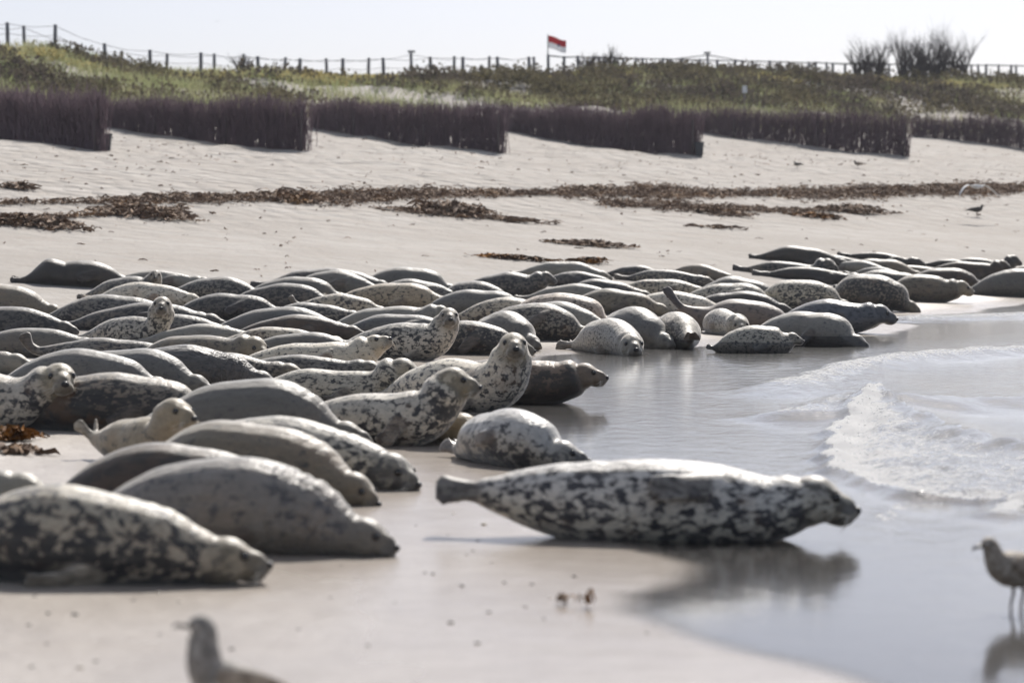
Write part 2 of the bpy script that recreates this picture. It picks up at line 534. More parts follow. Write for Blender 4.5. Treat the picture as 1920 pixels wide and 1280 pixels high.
# foam bubbles and droplets thrown up along the breaking edge
fp = RNG.uniform([1.2, 18.0], [5.5, 32.0], (60000, 2))
fh, ff = water_height(fp[:, 0], fp[:, 1])
sel = RNG.random(len(fp)) < np.clip((ff - .6) * .5, 0, 1)
fp, fh = fp[sel][:9000], fh[sel][:9000]
base_v = np.array([(1, 0, 0), (-1, 0, 0), (0, 1, 0), (0, -1, 0), (0, 0, 1), (0, 0, -1)], float)
base_f = np.array([(0, 2, 4), (2, 1, 4), (1, 3, 4), (3, 0, 4), (2, 0, 5), (1, 2, 5), (3, 1, 5), (0, 3, 5)])
rr = RNG.uniform(.002, .006, len(fp)) * RNG.uniform(.6, 1.4, len(fp))
cen = np.stack([fp[:, 0], fp[:, 1], fh + rr * .4 + RNG.exponential(.006, len(fp))], 1)
fv = (base_v[None] * rr[:, None, None] + cen[:, None, :]).reshape(-1, 3)
fF = (base_f[None] + (np.arange(len(fp)) * 6)[:, None, None]).reshape(-1, 3)
M_FOAM = simple_mat('sea_foam', (.84, .85, .86), .35, .05, 20)
o = mesh_obj('foam_bubbles', fv, fF, M_FOAM, smooth=True)
tag(o, 'white foam bubbles and spray along the breaking wave', 'foam', kind='stuff')

HAZE = 0.0002
# ---- the sea air: thin, even haze over the whole beach
m_haze, nt, out = new_mat('sea_haze'); g = G(nt)
pv = g.node('ShaderNodeVolumePrincipled')
pv.inputs['Color'].default_value = (.90, .93, 1.0, 1)
pv.inputs['Density'].default_value = HAZE
pv.inputs['Anisotropy'].default_value = 0.35
g.link(pv.outputs[0], out.inputs['Volume'])
mb = MB(); mb.box((0, 550, 6.4), (950, 1000, 8.6))
tag(mb.build('haze', m_haze), 'thin pale sea haze over the beach', kind='stuff')

# ================================================================== BACKGROUND
M_TWIG = simple_mat('brushwood', (.155, .105, .125), .85, .6, 2.0)
M_STAKE = simple_mat('grey_stake_wood', (.105, .085, .085), .8, .3, 6)
M_POST = simple_mat('weathered_post', (.20, .20, .215), .75, .25, 5)
M_WIRE = simple_mat('rope', (.30, .30, .31), .8, .1, 5)
M_BIN = simple_mat('dark_plastic', (.030, .036, .048), .45, .15, 8)

def twig_mesh(base, top, rad_):
    """n twigs as thin three-sided spikes"""
    n = len(base)
    d = top - base
    a = np.cross(d, np.array([0.3, 1.0, 0.1])); a /= np.linalg.norm(a, axis=1)[:, None]
    b = np.cross(d, a); b /= np.linalg.norm(b, axis=1)[:, None]
    v = np.empty((n, 6, 3)); r = rad_[:, None]
    for k in range(3):
        an = 2 * math.pi * k / 3
        o_ = a * math.cos(an) + b * math.sin(an)
        v[:, k] = base + o_ * r; v[:, 3 + k] = top + o_ * r * .35
    f = np.array([(0, 1, 4, 3), (1, 2, 5, 4), (2, 0, 3, 5)])
    F = (f[None] + (np.arange(n) * 6)[:, None, None]).reshape(-1, 4)
    return v.reshape(-1, 3), F

FENCES = [((190, 284), (-150, 226), 'brushwood sand fence at the left edge, beside the dark bin'),
          ((577, 284), (186, 236), 'brushwood sand fence second from the left'),
          ((945, 288), (586, 238), 'brushwood sand fence in the middle of the beach'),
          ((1309, 292), (946, 244), 'brushwood sand fence right of centre, with a bin at its end'),
          ((1704, 294), (1306, 248), 'brushwood sand fence fourth from the left edge end, right side'),
          ((2100, 298), (1708, 256), 'brushwood sand fence running out of the right edge')]
FENCES[4] = (FENCES[4][0], FENCES[4][1], 'brushwood sand fence second from the right edge')
for (pn, pf, lab) in FENCES:
    A = ground(*pn, dmin=70); B = ground(*pf, dmin=70)
    L_ = math.dist(A[:2], B[:2])
    root = empty('brush_fence', (A[0], A[1], A[2]))
    tag(root, lab, 'fence', 'brushwood fences on the upper beach')
    n = int(L_ * 300)
    u = RNG.random(n); w = RNG.normal(0, .09, n)
    dirv = (B[:2] - A[:2]) / L_; nor = np.array([-dirv[1], dirv[0]])
    xy = A[None, :2] + (B[:2] - A[:2])[None] * u[:, None] + nor[None] * w[:, None]
    zb = terrain(xy[:, 0], xy[:, 1]) - .05
    zt_line = A[2] + 1.36 + (B[2] + .72 - A[2] - 1.36) * u
    hv_ = .30 * (fnoise(u * L_ * 1.0, u * 0, int(A[0] * 7) + 90) - .5) + RNG.normal(0, .075, n) + RNG.exponential(.07, n) - .05
    zt = np.maximum(zt_line + hv_, zb + .3)
    start = np.where(RNG.random(n) < .62, RNG.uniform(0, .6, n), 0.0)          # some tops only: thinner near the sand
    base = np.stack([xy[:, 0], xy[:, 1], zb + start * (zt - zb)], 1)
    top = np.stack([xy[:, 0] + RNG.normal(0, .13, n), xy[:, 1] + RNG.normal(0, .13, n), zt], 1)
    v, F = twig_mesh(base, top, RNG.uniform(.008, .016, n))
    v -= np.array([A[0], A[1], A[2]])
    tag(mesh_obj('brushwood', v, F, M_TWIG, root), kind='stuff')
    for k in range(int(L_ / 1.9) + 1):
        q = A[:2] + dirv * min(L_, .08 + k * 1.9) - nor * .16 * (1 if k % 2 else -1)
        z = float(terrain(q[0], q[1])); zt_ = A[2] + 1.36 + (B[2] + .72 - A[2] - 1.36) * (k * 1.9 / L_) - .22
        mb = MB(); zt_ = max(zt_, z + .3)
        P = np.array([q[0] - A[0], q[1] - A[1], z - .05 - A[2]])
        mb.tube([P, P + (0.01, 0, (zt_ - z) * .5), P + (.015, 0, zt_ - z + .05)], [.032, .030, .026], 7)
        mb.build('stake', M_STAKE, root, True)

# ---- bins beside the fences
def bin_at(px, py, lab, h=.44):
    A = ground(px, py, dmin=70)
    root = empty('litter_bin', A); tag(root, lab, 'bin', 'bins at the fence ends')
    mb = MB(); hw = h * .30
    bm = []
    for z, k in ((0, .78), (h * .9, 1.0)):
        bm += [(-hw * k, -hw * k, z), (hw * k, -hw * k, z), (hw * k, hw * k, z), (-hw * k, hw * k, z)]
    mb.add(bm, [(3, 2, 1, 0), (0, 1, 5, 4), (1, 2, 6, 5), (2, 3, 7, 6), (3, 0, 4, 7)])
    mb.build('bucket', M_BIN, root)
    mb = MB(); mb.box((0, 0, h * .95), (hw * 1.14, hw * 1.14, h * .05)); mb.build('lid', M_BIN, root)
    for sx in (-1, 1):
        mb = MB(); mb.tube([(sx * hw * 1.16, -.05, h * .80), (sx * hw * 1.30, 0, h * .72), (sx * hw * 1.16, .05, h * .80)], [.012] * 3, 6); mb.build('handle', M_BIN, root, True)
bin_at(199, 283, 'small dark bin standing at the end of the left brushwood fence')
bin_at(1311, 293, 'small dark bin at the end of the fence right of centre')

# ---- dune vegetation
def veg_material(name, c1, c2, c3, trans=.35):
    m, nt, out = new_mat(name); g = G(nt)
    pos = g.node('ShaderNodeNewGeometry').outputs['Position']
    n1 = g.noise(pos, .22, 4.0, .6); n2 = g.noise(pos, 1.6, 3.0, .6); n3 = g.noise(pos, 25.0, 1.0)
    c = g.mix(g.step(n1, .38, .62), c4(c1), c4(c2))
    c = g.mix(g.math('MULTIPLY', g.step(n2, .45, .7), .6), c, c4(c3))
    c = g.mix(g.math('MULTIPLY', n3, .4), c, c4([q * .5 for q in c1]))
    d = g.node('ShaderNodeBsdfDiffuse'); g.link(c, d.inputs['Color'])
    t = g.node('ShaderNodeBsdfTranslucent'); g.link(c, t.inputs['Color'])
    mx = g.node('ShaderNodeMixShader'); mx.inputs[0].default_value = trans
    g.link(d.outputs[0], mx.inputs[1]); g.link(t.outputs[0], mx.inputs[2]); g.link(mx.outputs[0], out.inputs['Surface'])
    return m
M_MARRAM = veg_material('marram_blades', (.25, .285, .135), (.36, .34, .20), (.19, .24, .115), .65)
M_SCRUB = veg_material('dune_scrub_leaves', (.125, .105, .085), (.17, .15, .085), (.08, .068, .068), .35)
M_OLIVE = veg_material('olive_scrub_leaves', (.33, .29, .13), (.40, .34, .14), (.25, .22, .11), .55)

def scatter_xy(n, v0, v1, x0=-34, x1=44):
    x = RNG.uniform(x0, x1, n); v = RNG.uniform(v0, v1, n)
    return x, v + V_K * x, v
def blades(name, label, mat, x, y, h, wid, lean):
    n = len(x); z = terrain(x, y) - .03
    an = RNG.uniform(0, 2 * math.pi, n); ln = RNG.normal(0, lean, (n, 2))
    base = np.stack([x, y, z], 1); sd = np.stack([np.cos(an), np.sin(an), np.zeros(n)], 1) * wid[:, None]
    tip = base + np.stack([ln[:, 0] * h, ln[:, 1] * h, h], 1)
    mid = base + (tip - base) * .55 - np.stack([ln[:, 0] * h, ln[:, 1] * h, 0 * h], 1) * .12
    v = np.stack([base - sd, base + sd, mid + sd * .8, mid - sd * .8, tip], 1).reshape(-1, 3)
    i = np.arange(n) * 5
    F = np.concatenate([np.stack([i, i + 1, i + 2], 1), np.stack([i, i + 2, i + 3], 1), np.stack([i + 3, i + 2, i + 4], 1)])
    o = mesh_obj(name, v, F, mat)
    tag(o, label, 'grass', kind='stuff')
x, y, v = scatter_xy(170000, 120.5, 158)
dens = sstep(.38, .52, fnoise(x * .16, y * .16, 61)) * (1 - .6 * sstep(136, 143, v)) * sstep(121, 126, v) * (1 - .75 * sstep(4, 16, x) * (1 - sstep(134, 140, v)))
left = sstep(-8, -20, x)
dens = np.clip(dens + .5 * left * sstep(124, 128, v), 0, 1)
k = RNG.random(len(x)) < dens
blades('marram_grass', 'green and yellow marram grass on the dune face', M_MARRAM, x[k], y[k], RNG.uniform(.22, .60, k.sum()), RNG.uniform(.009, .020, k.sum()), .38)

def leaf_mass(name, label, mat, cx, cy, rx, rz, per):
    """low rounded bushes made of leaf-sized faces, merged where they grow into one mass"""
    n = len(cx); z = terrain(cx, cy)
    P = RNG.normal(0, 1, (n, per, 3)); P /= np.linalg.norm(P, axis=2)[..., None]
    P *= (RNG.random((n, per, 1)) ** .33)
    P[..., 2] = np.abs(P[..., 2])
    cen = np.stack([cx, cy, z], 1)[:, None] + P * np.stack([rx, rx, rz], 1)[:, None]
    cen = cen.reshape(-1, 3); N = len(cen)
    a = RNG.normal(0, 1, (N, 3)); a /= np.linalg.norm(a, axis=1)[:, None]
    b = np.cross(a, RNG.normal(0, 1, (N, 3))); b /= np.linalg.norm(b, axis=1)[:, None]
    s_ = RNG.uniform(.05, .11, N)[:, None]
    v = np.stack([cen - a * s_, cen + b * s_ * .7, cen + a * s_, cen - b * s_ * .7], 1).reshape(-1, 3)
    F = np.arange(N * 4).reshape(-1, 4)
    tag(mesh_obj(name, v, F, mat), label, 'scrub', kind='stuff')
x, y, v = scatter_xy(3000, 131, 151)
k = RNG.random(len(x)) < np.clip(0.06 + sstep(.46, .60, fnoise(x * .12 + 7, y * .12, 66)) * sstep(131, 137, v), 0, 1)
nk = k.sum()
leaf_mass('dune_scrub', 'dark brown scrub covering the upper dune slope', M_SCRUB, x[k], y[k], RNG.uniform(.5, 1.2, nk), RNG.uniform(.35, .85, nk), 80)
x, y, v = scatter_xy(1500, 144, 158)
leaf_mass('olive_scrub', 'olive green scrub along the crest of the dune', M_OLIVE, x, y, RNG.uniform(.4, .9, len(x)), RNG.uniform(.16, .34, len(x)), 60)

# ---- posts and ropes along the dune path, rail fence to the right
def crest(px, vv=150.0):
    d = vv / (1 - V_K * (px - 960) / FPX)
    x = (px - 960) / FPX * d
    return np.array([x, d, float(terrain(x, d))])
def z_at(py, d): return CAM_H + (HORIZON - py) * d / FPX * 1.001
def post_line(name, label, items, vv, r, rails, mat_rail, rail_r, lamp=()):
    A = crest(items[0][0], vv); root = empty(name, A); tag(root, label, 'fence')
    tops = []
    for (px, yt) in items:
        P = crest(px, vv); zt = max(z_at(yt, P[1]), P[2] + .45)
        mb = MB(); q = P - A
        lx = RNG.normal(0, .012)
        mb.tube([q - (0, 0, .1), q + (lx, 0, (zt - P[2]) * .6), q + (lx * 2, 0, zt - P[2])], [r, r * .96, r * .9], 8)
        mb.build('post', M_POST, root, True)
        tops.append(q + np.array([lx * 2, 0, zt - P[2]]))
        if px in lamp:
            mb = MB(); mb.box((q[0], q[1], zt - A[2] + .06), (.16, .05, .05)); mb.build('post_cap', M_POST, root)
    for fr in rails:
        for a, b in zip(tops[:-1], tops[1:]):
            hA, hB = fr, fr
            mid = (a + b) / 2 - np.array([0, 0, rails_sag])
            mb = MB(); mb.tube([a - (0, 0, hA), mid - (0, 0, (hA + hB) / 2), b - (0, 0, hB)], [rail_r] * 3, 5)
            mb.build('rope' if rails_sag else 'rail', mat_rail, root, True)
rails_sag = .08
post_line('rope_fence', 'rope fence with tall grey posts along the dune path, left half',
          [(-40, 44), (17, 44), (105, 48), (199, 83), (283, 95), (378, 100), (485, 107), (563, 111), (643, 111), (720, 110), (808, 108), (868, 108), (933, 108), (992, 108)], 150.5, .085, (.06, .42), M_WIRE, .012)
post_line('rope_fence', 'second rope fence with shorter posts just behind the first, left half',
          [(-10, 50), (48, 50), (147, 84), (229, 97), (314, 102), (403, 102), (458, 103), (534, 109), (614, 111), (691, 110), (772, 101), (851, 107), (917, 107), (1002, 108)], 154.0, .075, (.08,), M_WIRE, .012, lamp=(772,))
rails_sag = 0.0
post_line('rail_fence', 'grey rail fence along the dune crest, right half',
          [(1028, 104), (1057, 107), (1084, 106), (1112, 108), (1143, 109), (1168, 109), (1205, 110), (1242, 110), (1278, 111), (1312, 112), (1345, 113), (1378, 114), (1410, 115), (1442, 115), (1478, 117), (1527, 117), (1560, 119), (1583, 120), (1612, 120), (1650, 120), (1690, 121), (1730, 121), (1770, 121), (1805, 122), (1847, 122), (1893, 123), (1950, 124)], 152, .075, (.05,), M_POST, .035)
post_line('rail_fence', 'second rail fence standing behind the crest, right half',
          [(1122, 107), (1190, 109), (1258, 111), (1325, 103), (1390, 114), (1462, 116), (1515, 117), (1548, 118), (1600, 119), (1665, 120), (1745, 121), (1820, 122), (1832, 122), (1870, 122), (1903, 123), (1960, 124)], 157, .07, (.05,), M_POST, .03, lamp=(1325,))

# ---- flag
P = crest(1027, 153)
root = empty('flagpole_with_flag', P); tag(root, 'thin flagpole flying a small red and white flag above the dune', 'flag')
zt = z_at(66, P[1]) - P[2]
mb = MB(); mb.tube([(0, 0, -.1), (0, 0, zt * .5), (0, 0, zt)], [.035, .03, .022], 8); mb.build('pole', M_WIRE, root, True)
m_flag, nt, out = new_mat('flag_cloth'); g = G(nt)
uvz = g.attr('band')
cc = g.mix(g.step(uvz, .455, .465), c4((.80, .81, .84)), c4((.55, .045, .065)))
b = g.pbsdf(Roughness=.8); g.link(cc, b.inputs['Base Color'])
tl_ = g.node('ShaderNodeBsdfTranslucent'); g.link(cc, tl_.inputs['Color'])
mx = g.node('ShaderNodeMixShader'); mx.inputs[0].default_value = .45
g.link(b.outputs[0], mx.inputs[1]); g.link(tl_.outputs[0], mx.inputs[2]); g.link(mx.outputs[0], out.inputs['Surface'])
nu_, nv_ = 25, 13; vs = []; band = []
FW, FH = .80, .56
for j in range(nv_):
    for i in range(nu_):
        a = i / (nu_ - 1); q = j / (nv_ - 1)
        vs.append((.03 + a * FW, .07 * math.sin(a * 7 + q) * a, zt - .05 - FH + q * FH - .24 * a + .05 * math.sin(a * 6 + .6) * a)); band.append(q)
fs = [(j * nu_ + i, j * nu_ + i + 1, (j + 1) * nu_ + i + 1, (j + 1) * nu_ + i) for j in range(nv_ - 1) for i in range(nu_ - 1)]
fo_ = mesh_obj('flag', vs, fs, m_flag, root, True, {'band': band})
sd_ = fo_.modifiers.new('t', 'SOLIDIFY'); sd_.thickness = .006
mb = MB()
mb.ellipsoid((.03 + FW * .58, -.035, zt - .05 - FH * .56 - .24 * .58), (.075, .02, .06), None, 10, 6)
mb.build('emblem', simple_mat('flag_emblem_blue', (.10, .12, .24), .8, .1, 5), fo_, True)

# ---- small sign on the slope
P = ground(1396, 212, dmin=100)
root = empty('path_sign', P); tag(root, 'small white sign on a thin post at the dune foot', 'sign')
mb = MB(); zt = 1.05
mb.tube([(0, 0, -.1), (0, 0, zt)], [.025, .022], 8); mb.build('post', M_POST, root, True)
mb = MB(); mb.box((0, -.035, zt - .06), (.095, .012, .15)); mb.build('panel', simple_mat('white_sign_paint', (.78, .80, .82), .5, .04, 4), root)

# ---- bare shrubs on the crest
M_BARK = simple_mat('bare_twigs', (.060, .050, .052), .9, .3, 6)
def bare_shrub(px, h, spread, seed, lab):
    rnd = random.Random(seed)
    A = crest(px, 150.5); root = empty('bare_shrub', A); tag(root, lab, 'shrub', 'leafless shrubs on the dune crest')
    stems = MB(); tw = MB()
    def grow(p, d, l, r, lev):
        p = np.array(p, float); d = np.array(d, float); pts = [p]; rs = [r]
        for k in range(3):
            d = d + np.array([rnd.gauss(0, .13), rnd.gauss(0, .13), .05]); d /= np.linalg.norm(d)
            p = p + d * l / 3; pts.append(p); rs.append(r * (1 - .22 * (k + 1)))
        (stems if lev == 0 else tw).tube(pts, rs, 5 if lev == 0 else 3)
        if lev < 3:
            for k in range(5 if lev < 2 else 3):
                i = rnd.choice((1, 2, 3, 3)); q = pts[i]
                nd = d + np.array([rnd.gauss(0, .42), rnd.gauss(0, .42), rnd.uniform(-.05, .45)]); nd /= np.linalg.norm(nd)
                grow(q, nd, l * rnd.uniform(.42, .68), rs[i] * .76, lev + 1)
    for k in range(9):
        a = rnd.uniform(0, 6.28)
        grow((math.cos(a) * .12, math.sin(a) * .12, -.05), (math.cos(a) * spread, math.sin(a) * spread, 1), h * rnd.uniform(.42, .58), .07, 0)
    stems.build('trunk', M_BARK, root, True)
    tag(tw.build('branches', M_BARK, root), kind='stuff')
for i, (px, h, sp, lab) in enumerate(((1616, 2.1, .35, 'leafless shrub at the left end of the shrub row on the dune crest'),
        (1652, 1.4, .4, 'lowest leafless shrub, second from the left on the crest'),
        (1688, 2.8, .35, 'dense leafless shrub third from the left on the crest'),
        (1722, 2.7, .3, 'tall leafless shrub in the middle of the crest row'),
        (1757, 3.0, .25, 'tallest leafless shrub right of the middle of the crest row'),
        (1798, 2.6, .22, 'slim leafless shrub at the right end of the crest row'),
        (1636, 2.3, .4, 'bushy leafless shrub just right of the leftmost one in the crest row'),
        (1705, 2.4, .35, 'leafless shrub squeezed between the dense and the tall one on the crest'),
        (1740, 2.5, .35, 'leafless shrub between the two tallest ones on the crest'),
        (1778, 2.4, .35, 'leafless shrub between the tallest and the slim one on the crest'),
        (1142, 1.3, .3, 'small leafless shrub by the rail fence near the flag'),
        (1106, 1.1, .3, 'tiny leafless shrub nearest the flagpole'),
        (460, 1.0, .3, 'small leafless shrub by the rope fence, left half'))):
    bare_shrub(px, h, sp, 50 + i, lab)

# ================================================================== GREY SEALS
def coat(name, back, belly, dark, th=.56, scale=8.0, stretch=.7, kd=0.0, small=.0, smallth=.62, headc=None, headf=.5,
         flipc=(.10, .078, .06), rough=.50, wetline=None, muz=(.05, .042, .036), muzf=.6, soft=.05, wrinkle=.0, stain=0.0, spec=.45, warm=.25):
    m, nt, out = new_mat(name); g = G(nt)
    tc = g.node('ShaderNodeTexCoord'); oi = g.node('ShaderNodeObjectInfo')
    off = g.math('MULTIPLY', oi.outputs['Random'], 61.0)
    comb = g.node('ShaderNodeCombineXYZ'); g.link(off, comb.inputs[0]); g.link(off, comb.inputs[1]); comb.inputs[2].default_value = 3.1
    obj = tc.outputs['Object']
    pc = g.vmath('ADD', g.vmath('MULTIPLY', obj, (stretch, 1, 1)), comb.outputs[0])
    pr = g.vmath('ADD', obj, comb.outputs[0])
    dors = g.attr('dors'); hd = g.attr('hd'); fl = g.attr('fl'); mz = g.attr('mz'); su = g.attr('su')
    base = g.mix(g.step(g.math('ADD', dors, g.math('MULTIPLY', g.math('SUBTRACT', g.noise(pr, 5.0, 3.0), .5), .9)), -.65, .6), c4(belly), c4(back))
    # broad warm / cool drift of the fur
    drift = g.noise(pr, 2.2, 3.0, .6)
    base = g.mix(g.math('MULTIPLY', g.step(drift, .45, .75), warm), base, c4((.36, .25, .16)), 'MIX')
    base = g.mix(.36, base, c4((1.0, .86, .66)), 'MULTIPLY')
    base = g.mix(g.math('MULTIPLY', g.step(g.noise(pr, 3.3, 3.0), .52, .78), .35), base, c4([a * .55 for a in back]))
    # blotches
    nA = g.noise(pc, scale * 2.7, 4.0, .6, .25)
    T = g.math('ADD', th - .012, g.math('MULTIPLY', dors, kd))
    T = g.math('ADD', T, g.math('MULTIPLY', g.math('SUBTRACT', g.noise(pr, 1.7, 2.0), .5), -.16))
    bl = g.step(nA, g.math('SUBTRACT', T, soft), g.math('ADD', T, soft * 1.3))
    col = g.mix(g.math('MULTIPLY', bl, .5), base, c4(dark))
    halo = g.math('MULTIPLY', g.step(nA, g.math('SUBTRACT', T, .11), T), .22)
    col = g.mix(halo, col, g.mix(.55, base, c4(dark)))
    col = g.mix(g.math('MULTIPLY', bl, g.math('ADD', .84, g.math('MULTIPLY', g.noise(pr, 19.0, 3.0), .5)), clamp=True), col, c4(dark))
    if small > 0:
        nB = g.noise(pc, scale * 3.6, 2.0, .6, .3)
        col = g.mix(g.math('MULTIPLY', g.step(nB, smallth - .02, smallth + .05), small), col, c4([d * 1.2 for d in dark]))
    if stain > 0:
        ns = g.noise(pr, 3.1, 4.0, .6)
        col = g.mix(g.math('MULTIPLY', g.step(ns, .54, .68), stain), col, c4((.24, .12, .045)))
    # head, muzzle, flippers
    if headc is not None:
        hf = g.math('MULTIPLY', hd, g.math('ADD', headf, g.math('MULTIPLY', g.math('SUBTRACT', g.noise(pr, 16, 3.0), .5), .8)), clamp=True)
        col = g.mix(hf, col, c4(headc))
    col = g.mix(g.math('MULTIPLY', mz, muzf), col, c4(muz))
    fstripe = g.noise(g.vmath('MULTIPLY', pr, (1, 1, 3)), 12.0, 3.0)
    fcol = g.mix(g.step(fstripe, .35, .65), c4([c * .6 for c in flipc]), c4([c * 1.4 for c in flipc]))
    col = g.mix(g.math('MULTIPLY', fl, .82), col, fcol)
    # fur lying in streaks along the body
    streak = g.noise(g.vmath('MULTIPLY', pr, (.18, 1, 1)), 26.0, 4.0, .65)
    col = g.mix(g.math('MULTIPLY', g.step(streak, .42, .70), .30), col, c4([a * .42 for a in back]))
    # fur grain
    grain = g.noise(g.vmath('MULTIPLY', pr, (.35, 1, 1)), 75.0, 3.0, .7)
    col = g.mix(g.math('MULTIPLY', g.step(grain, .35, .75), .28), col, c4((.04, .037, .034)), 'MIX')
    b = g.pbsdf(); rr = rough
    if wetline is not None:
        z = g.node('ShaderNodeSeparateXYZ'); g.link(obj, z.inputs[0])
        wob = g.math('ADD', z.outputs[2], g.math('MULTIPLY', g.math('SUBTRACT', g.noise(pr, 6, 2.0), .5), .03))
        wl = g.math('SUBTRACT', 1.0, g.step(wob, wetline - .008, wetline + .008))
        col = g.mix(g.math('MULTIPLY', wl, .72), col, c4((.035, .035, .038)))
        rr = g.math('SUBTRACT', rough, g.math('MULTIPLY', wl, rough - .25))
    g.link(col, b.inputs['Base Color'])
    g.set(b.inputs['Roughness'], rr)
    b.inputs['Specular IOR Level'].default_value = spec
    b.inputs['Sheen Weight'].default_value = .55
    b.inputs['Sheen Roughness'].default_value = .45
    b.inputs['Sheen Tint'].default_value = (1, .97, .92, 1)
    # skin folds at the neck + fur relief
    nmask = g.math('MULTIPLY', g.step(su, .66, .80), g.math('SUBTRACT', 1.0, g.step(su, .93, 1.02)))
    wv_ = g.math('SINE', g.math('ADD', g.math('MULTIPLY', su, 120.0), g.math('MULTIPLY', g.noise(pr, 6, 3.0), 16.0)))
    h = g.math('MULTIPLY', g.math('MULTIPLY', wv_, nmask), .10 + wrinkle)
    h = g.math('ADD', h, g.math('MULTIPLY', grain, .30))
    h = g.math('ADD', h, g.math('MULTIPLY', g.noise(pr, 4.5, 3.0, .55), 1.6))
    h = g.math('ADD', h, g.math('MULTIPLY', g.noise(g.vmath('MULTIPLY', pr, (.5, 1, 1)), 16, 4.0), .5 + wrinkle * 3))
    g.link(g.bump(h, .55, .016), b.inputs['Normal'])
    g.link(b.outputs[0], out.inputs['Surface'])
    return m

DK = (.028, .027, .031)
CO = {
 'hero':  coat('coat_white_with_black_blotches', (0.671, 0.671, 0.671), (0.671, 0.665, 0.602), (.026, .026, .034), .522, 9.0, .6, .03, .5, .62, (.20, .165, .10), .35, (.085, .072, .062), stain=.25),
 'spot':  coat('coat_cream_spotted', (0.509, 0.468, 0.385), (0.632, 0.563, 0.440), DK, .565, 10.0, .65, .0, .5, .64, (.30, .245, .155), .55, stain=.2),
 'spotw': coat('coat_white_sparse_spots', (0.684, 0.648, 0.570), (0.741, 0.684, 0.570), (.035, .034, .036), .615, 11.0, .7, -.01, .5, .66, (.33, .265, .17), .5, (.20, .115, .06), stain=.3),
 'alert': coat('coat_grey_white_black_patched', (0.575, 0.553, 0.504), (0.719, 0.675, 0.589), DK, .535, 8.0, .8, .05, .45, .62, (.34, .28, .18), .75, (.14, .10, .07), stain=.3),
 'mott':  coat('coat_grey_mottled', (0.204, 0.200, 0.187), (0.306, 0.289, 0.246), (.03, .03, .034), .515, 12.0, .6, .02, .4, .60, (.22, .18, .12), .35),
 'dark':  coat('coat_dark_mottled', (.30, .27, .225), (.07, .062, .055), (.018, .017, .018), .47, 9.0, .6, .10, .3, .60, (.20, .15, .09), .4, stain=.35),
 'grey':  coat('coat_plain_grey', (0.149, 0.149, 0.142), (0.174, 0.166, 0.149), (.075, .075, .075), .64, 9.0, .6, .02, .22, .66, (.24, .21, .16), .3, soft=.08, warm=.12),
 'lgrey': coat('coat_pale_plain_grey', (0.264, 0.260, 0.240), (0.288, 0.272, 0.232), (.12, .115, .11), .66, 10.0, .6, .0, .25, .66, (.33, .29, .21), .4, soft=.07, warm=.2),
 'pink':  coat('coat_pale_grey_faint_blotches', (0.245, 0.234, 0.227), (0.216, 0.205, 0.187), (.085, .083, .088), .60, 7.5, .7, -.02, .25, .66, (.17, .145, .11), .6, wrinkle=.55, soft=.07, warm=.15),
 'tan':   coat('coat_tan_grey', (0.217, 0.190, 0.150), (0.202, 0.176, 0.131), (.06, .054, .046), .635, 8.0, .6, .03, .3, .66, (.21, .17, .115), .5, soft=.06, warm=.4),
 'brown': coat('coat_dark_brown', (0.069, 0.049, 0.037), (0.060, 0.045, 0.035), (.035, .028, .024), .58, 6.0, .6, .0, .2, .64, (.12, .09, .065), .4, soft=.09, warm=.15),
 'dplain':coat('coat_charcoal_plain', (0.045, 0.042, 0.041), (0.052, 0.048, 0.042), (.04, .038, .038), .6, 7.0, .6, .0, .2, .62, (.12, .10, .08), .3, (.05, .04, .034), soft=.09, warm=.08),
 'wrink': coat('coat_slate_wrinkled', (0.092, 0.094, 0.100), (0.104, 0.100, 0.096), (.05, .05, .055), .58, 10.0, .6, .0, .3, .62, (.16, .14, .11), .3, soft=.06, wrinkle=1.0, warm=.05),
 'blue':  coat('coat_wet_blue_grey', (.11, .125, .155), (.13, .135, .15), (.045, .048, .058), .58, 9.0, .7, .0, .3, .62, (.10, .10, .105), .4, rough=.34, soft=.05, warm=.02, spec=.5),
 'bmale': coat('coat_rusty_brown_blotched', (.27, .20, .15), (.085, .062, .05), (.032, .026, .023), .50, 6.0, .7, .09, .35, .62, (.30, .22, .15), .6, (.22, .17, .13), stain=.3, muzf=.35),
 'pup':   coat('coat_wet_white_back', (.50, .51, .52), (.44, .41, .35), DK, .54, 7.5, .7, .12, .5, .62, (.19, .175, .15), .5, (.12, .09, .07), rough=.34, spec=.5, warm=.08),
 'fawn':  coat('coat_fawn', (0.340, 0.293, 0.212), (0.357, 0.306, 0.221), (.10, .085, .06), .64, 8.0, .7, .02, .3, .64, (.37, .30, .20), .8, (.34, .30, .24), soft=.06, warm=.3, muzf=.3),
 'pinkb': coat('coat_rosy_brown', (0.204, 0.172, 0.156), (0.184, 0.152, 0.136), (.07, .06, .055), .63, 6.0, .6, .0, .2, .66, (.16, .14, .12), .5, (.045, .04, .045), soft=.08, warm=.35),
 'wetsp': coat('coat_spotted_wet_below', (0.460, 0.443, 0.391), (0.391, 0.368, 0.322), (.03, .03, .032), .565, 13.0, .7, .0, .4, .64, (.17, .15, .115), .6, wetline=.17, rough=.5),
 'wetgr': coat('coat_grey_wet_below', (0.255, 0.251, 0.236), (0.247, 0.240, 0.225), (.10, .10, .10), .65, 9.0, .6, .0, .25, .66, (.30, .27, .22), .4, wetline=.15, soft=.07, rough=.5, warm=.1),
}
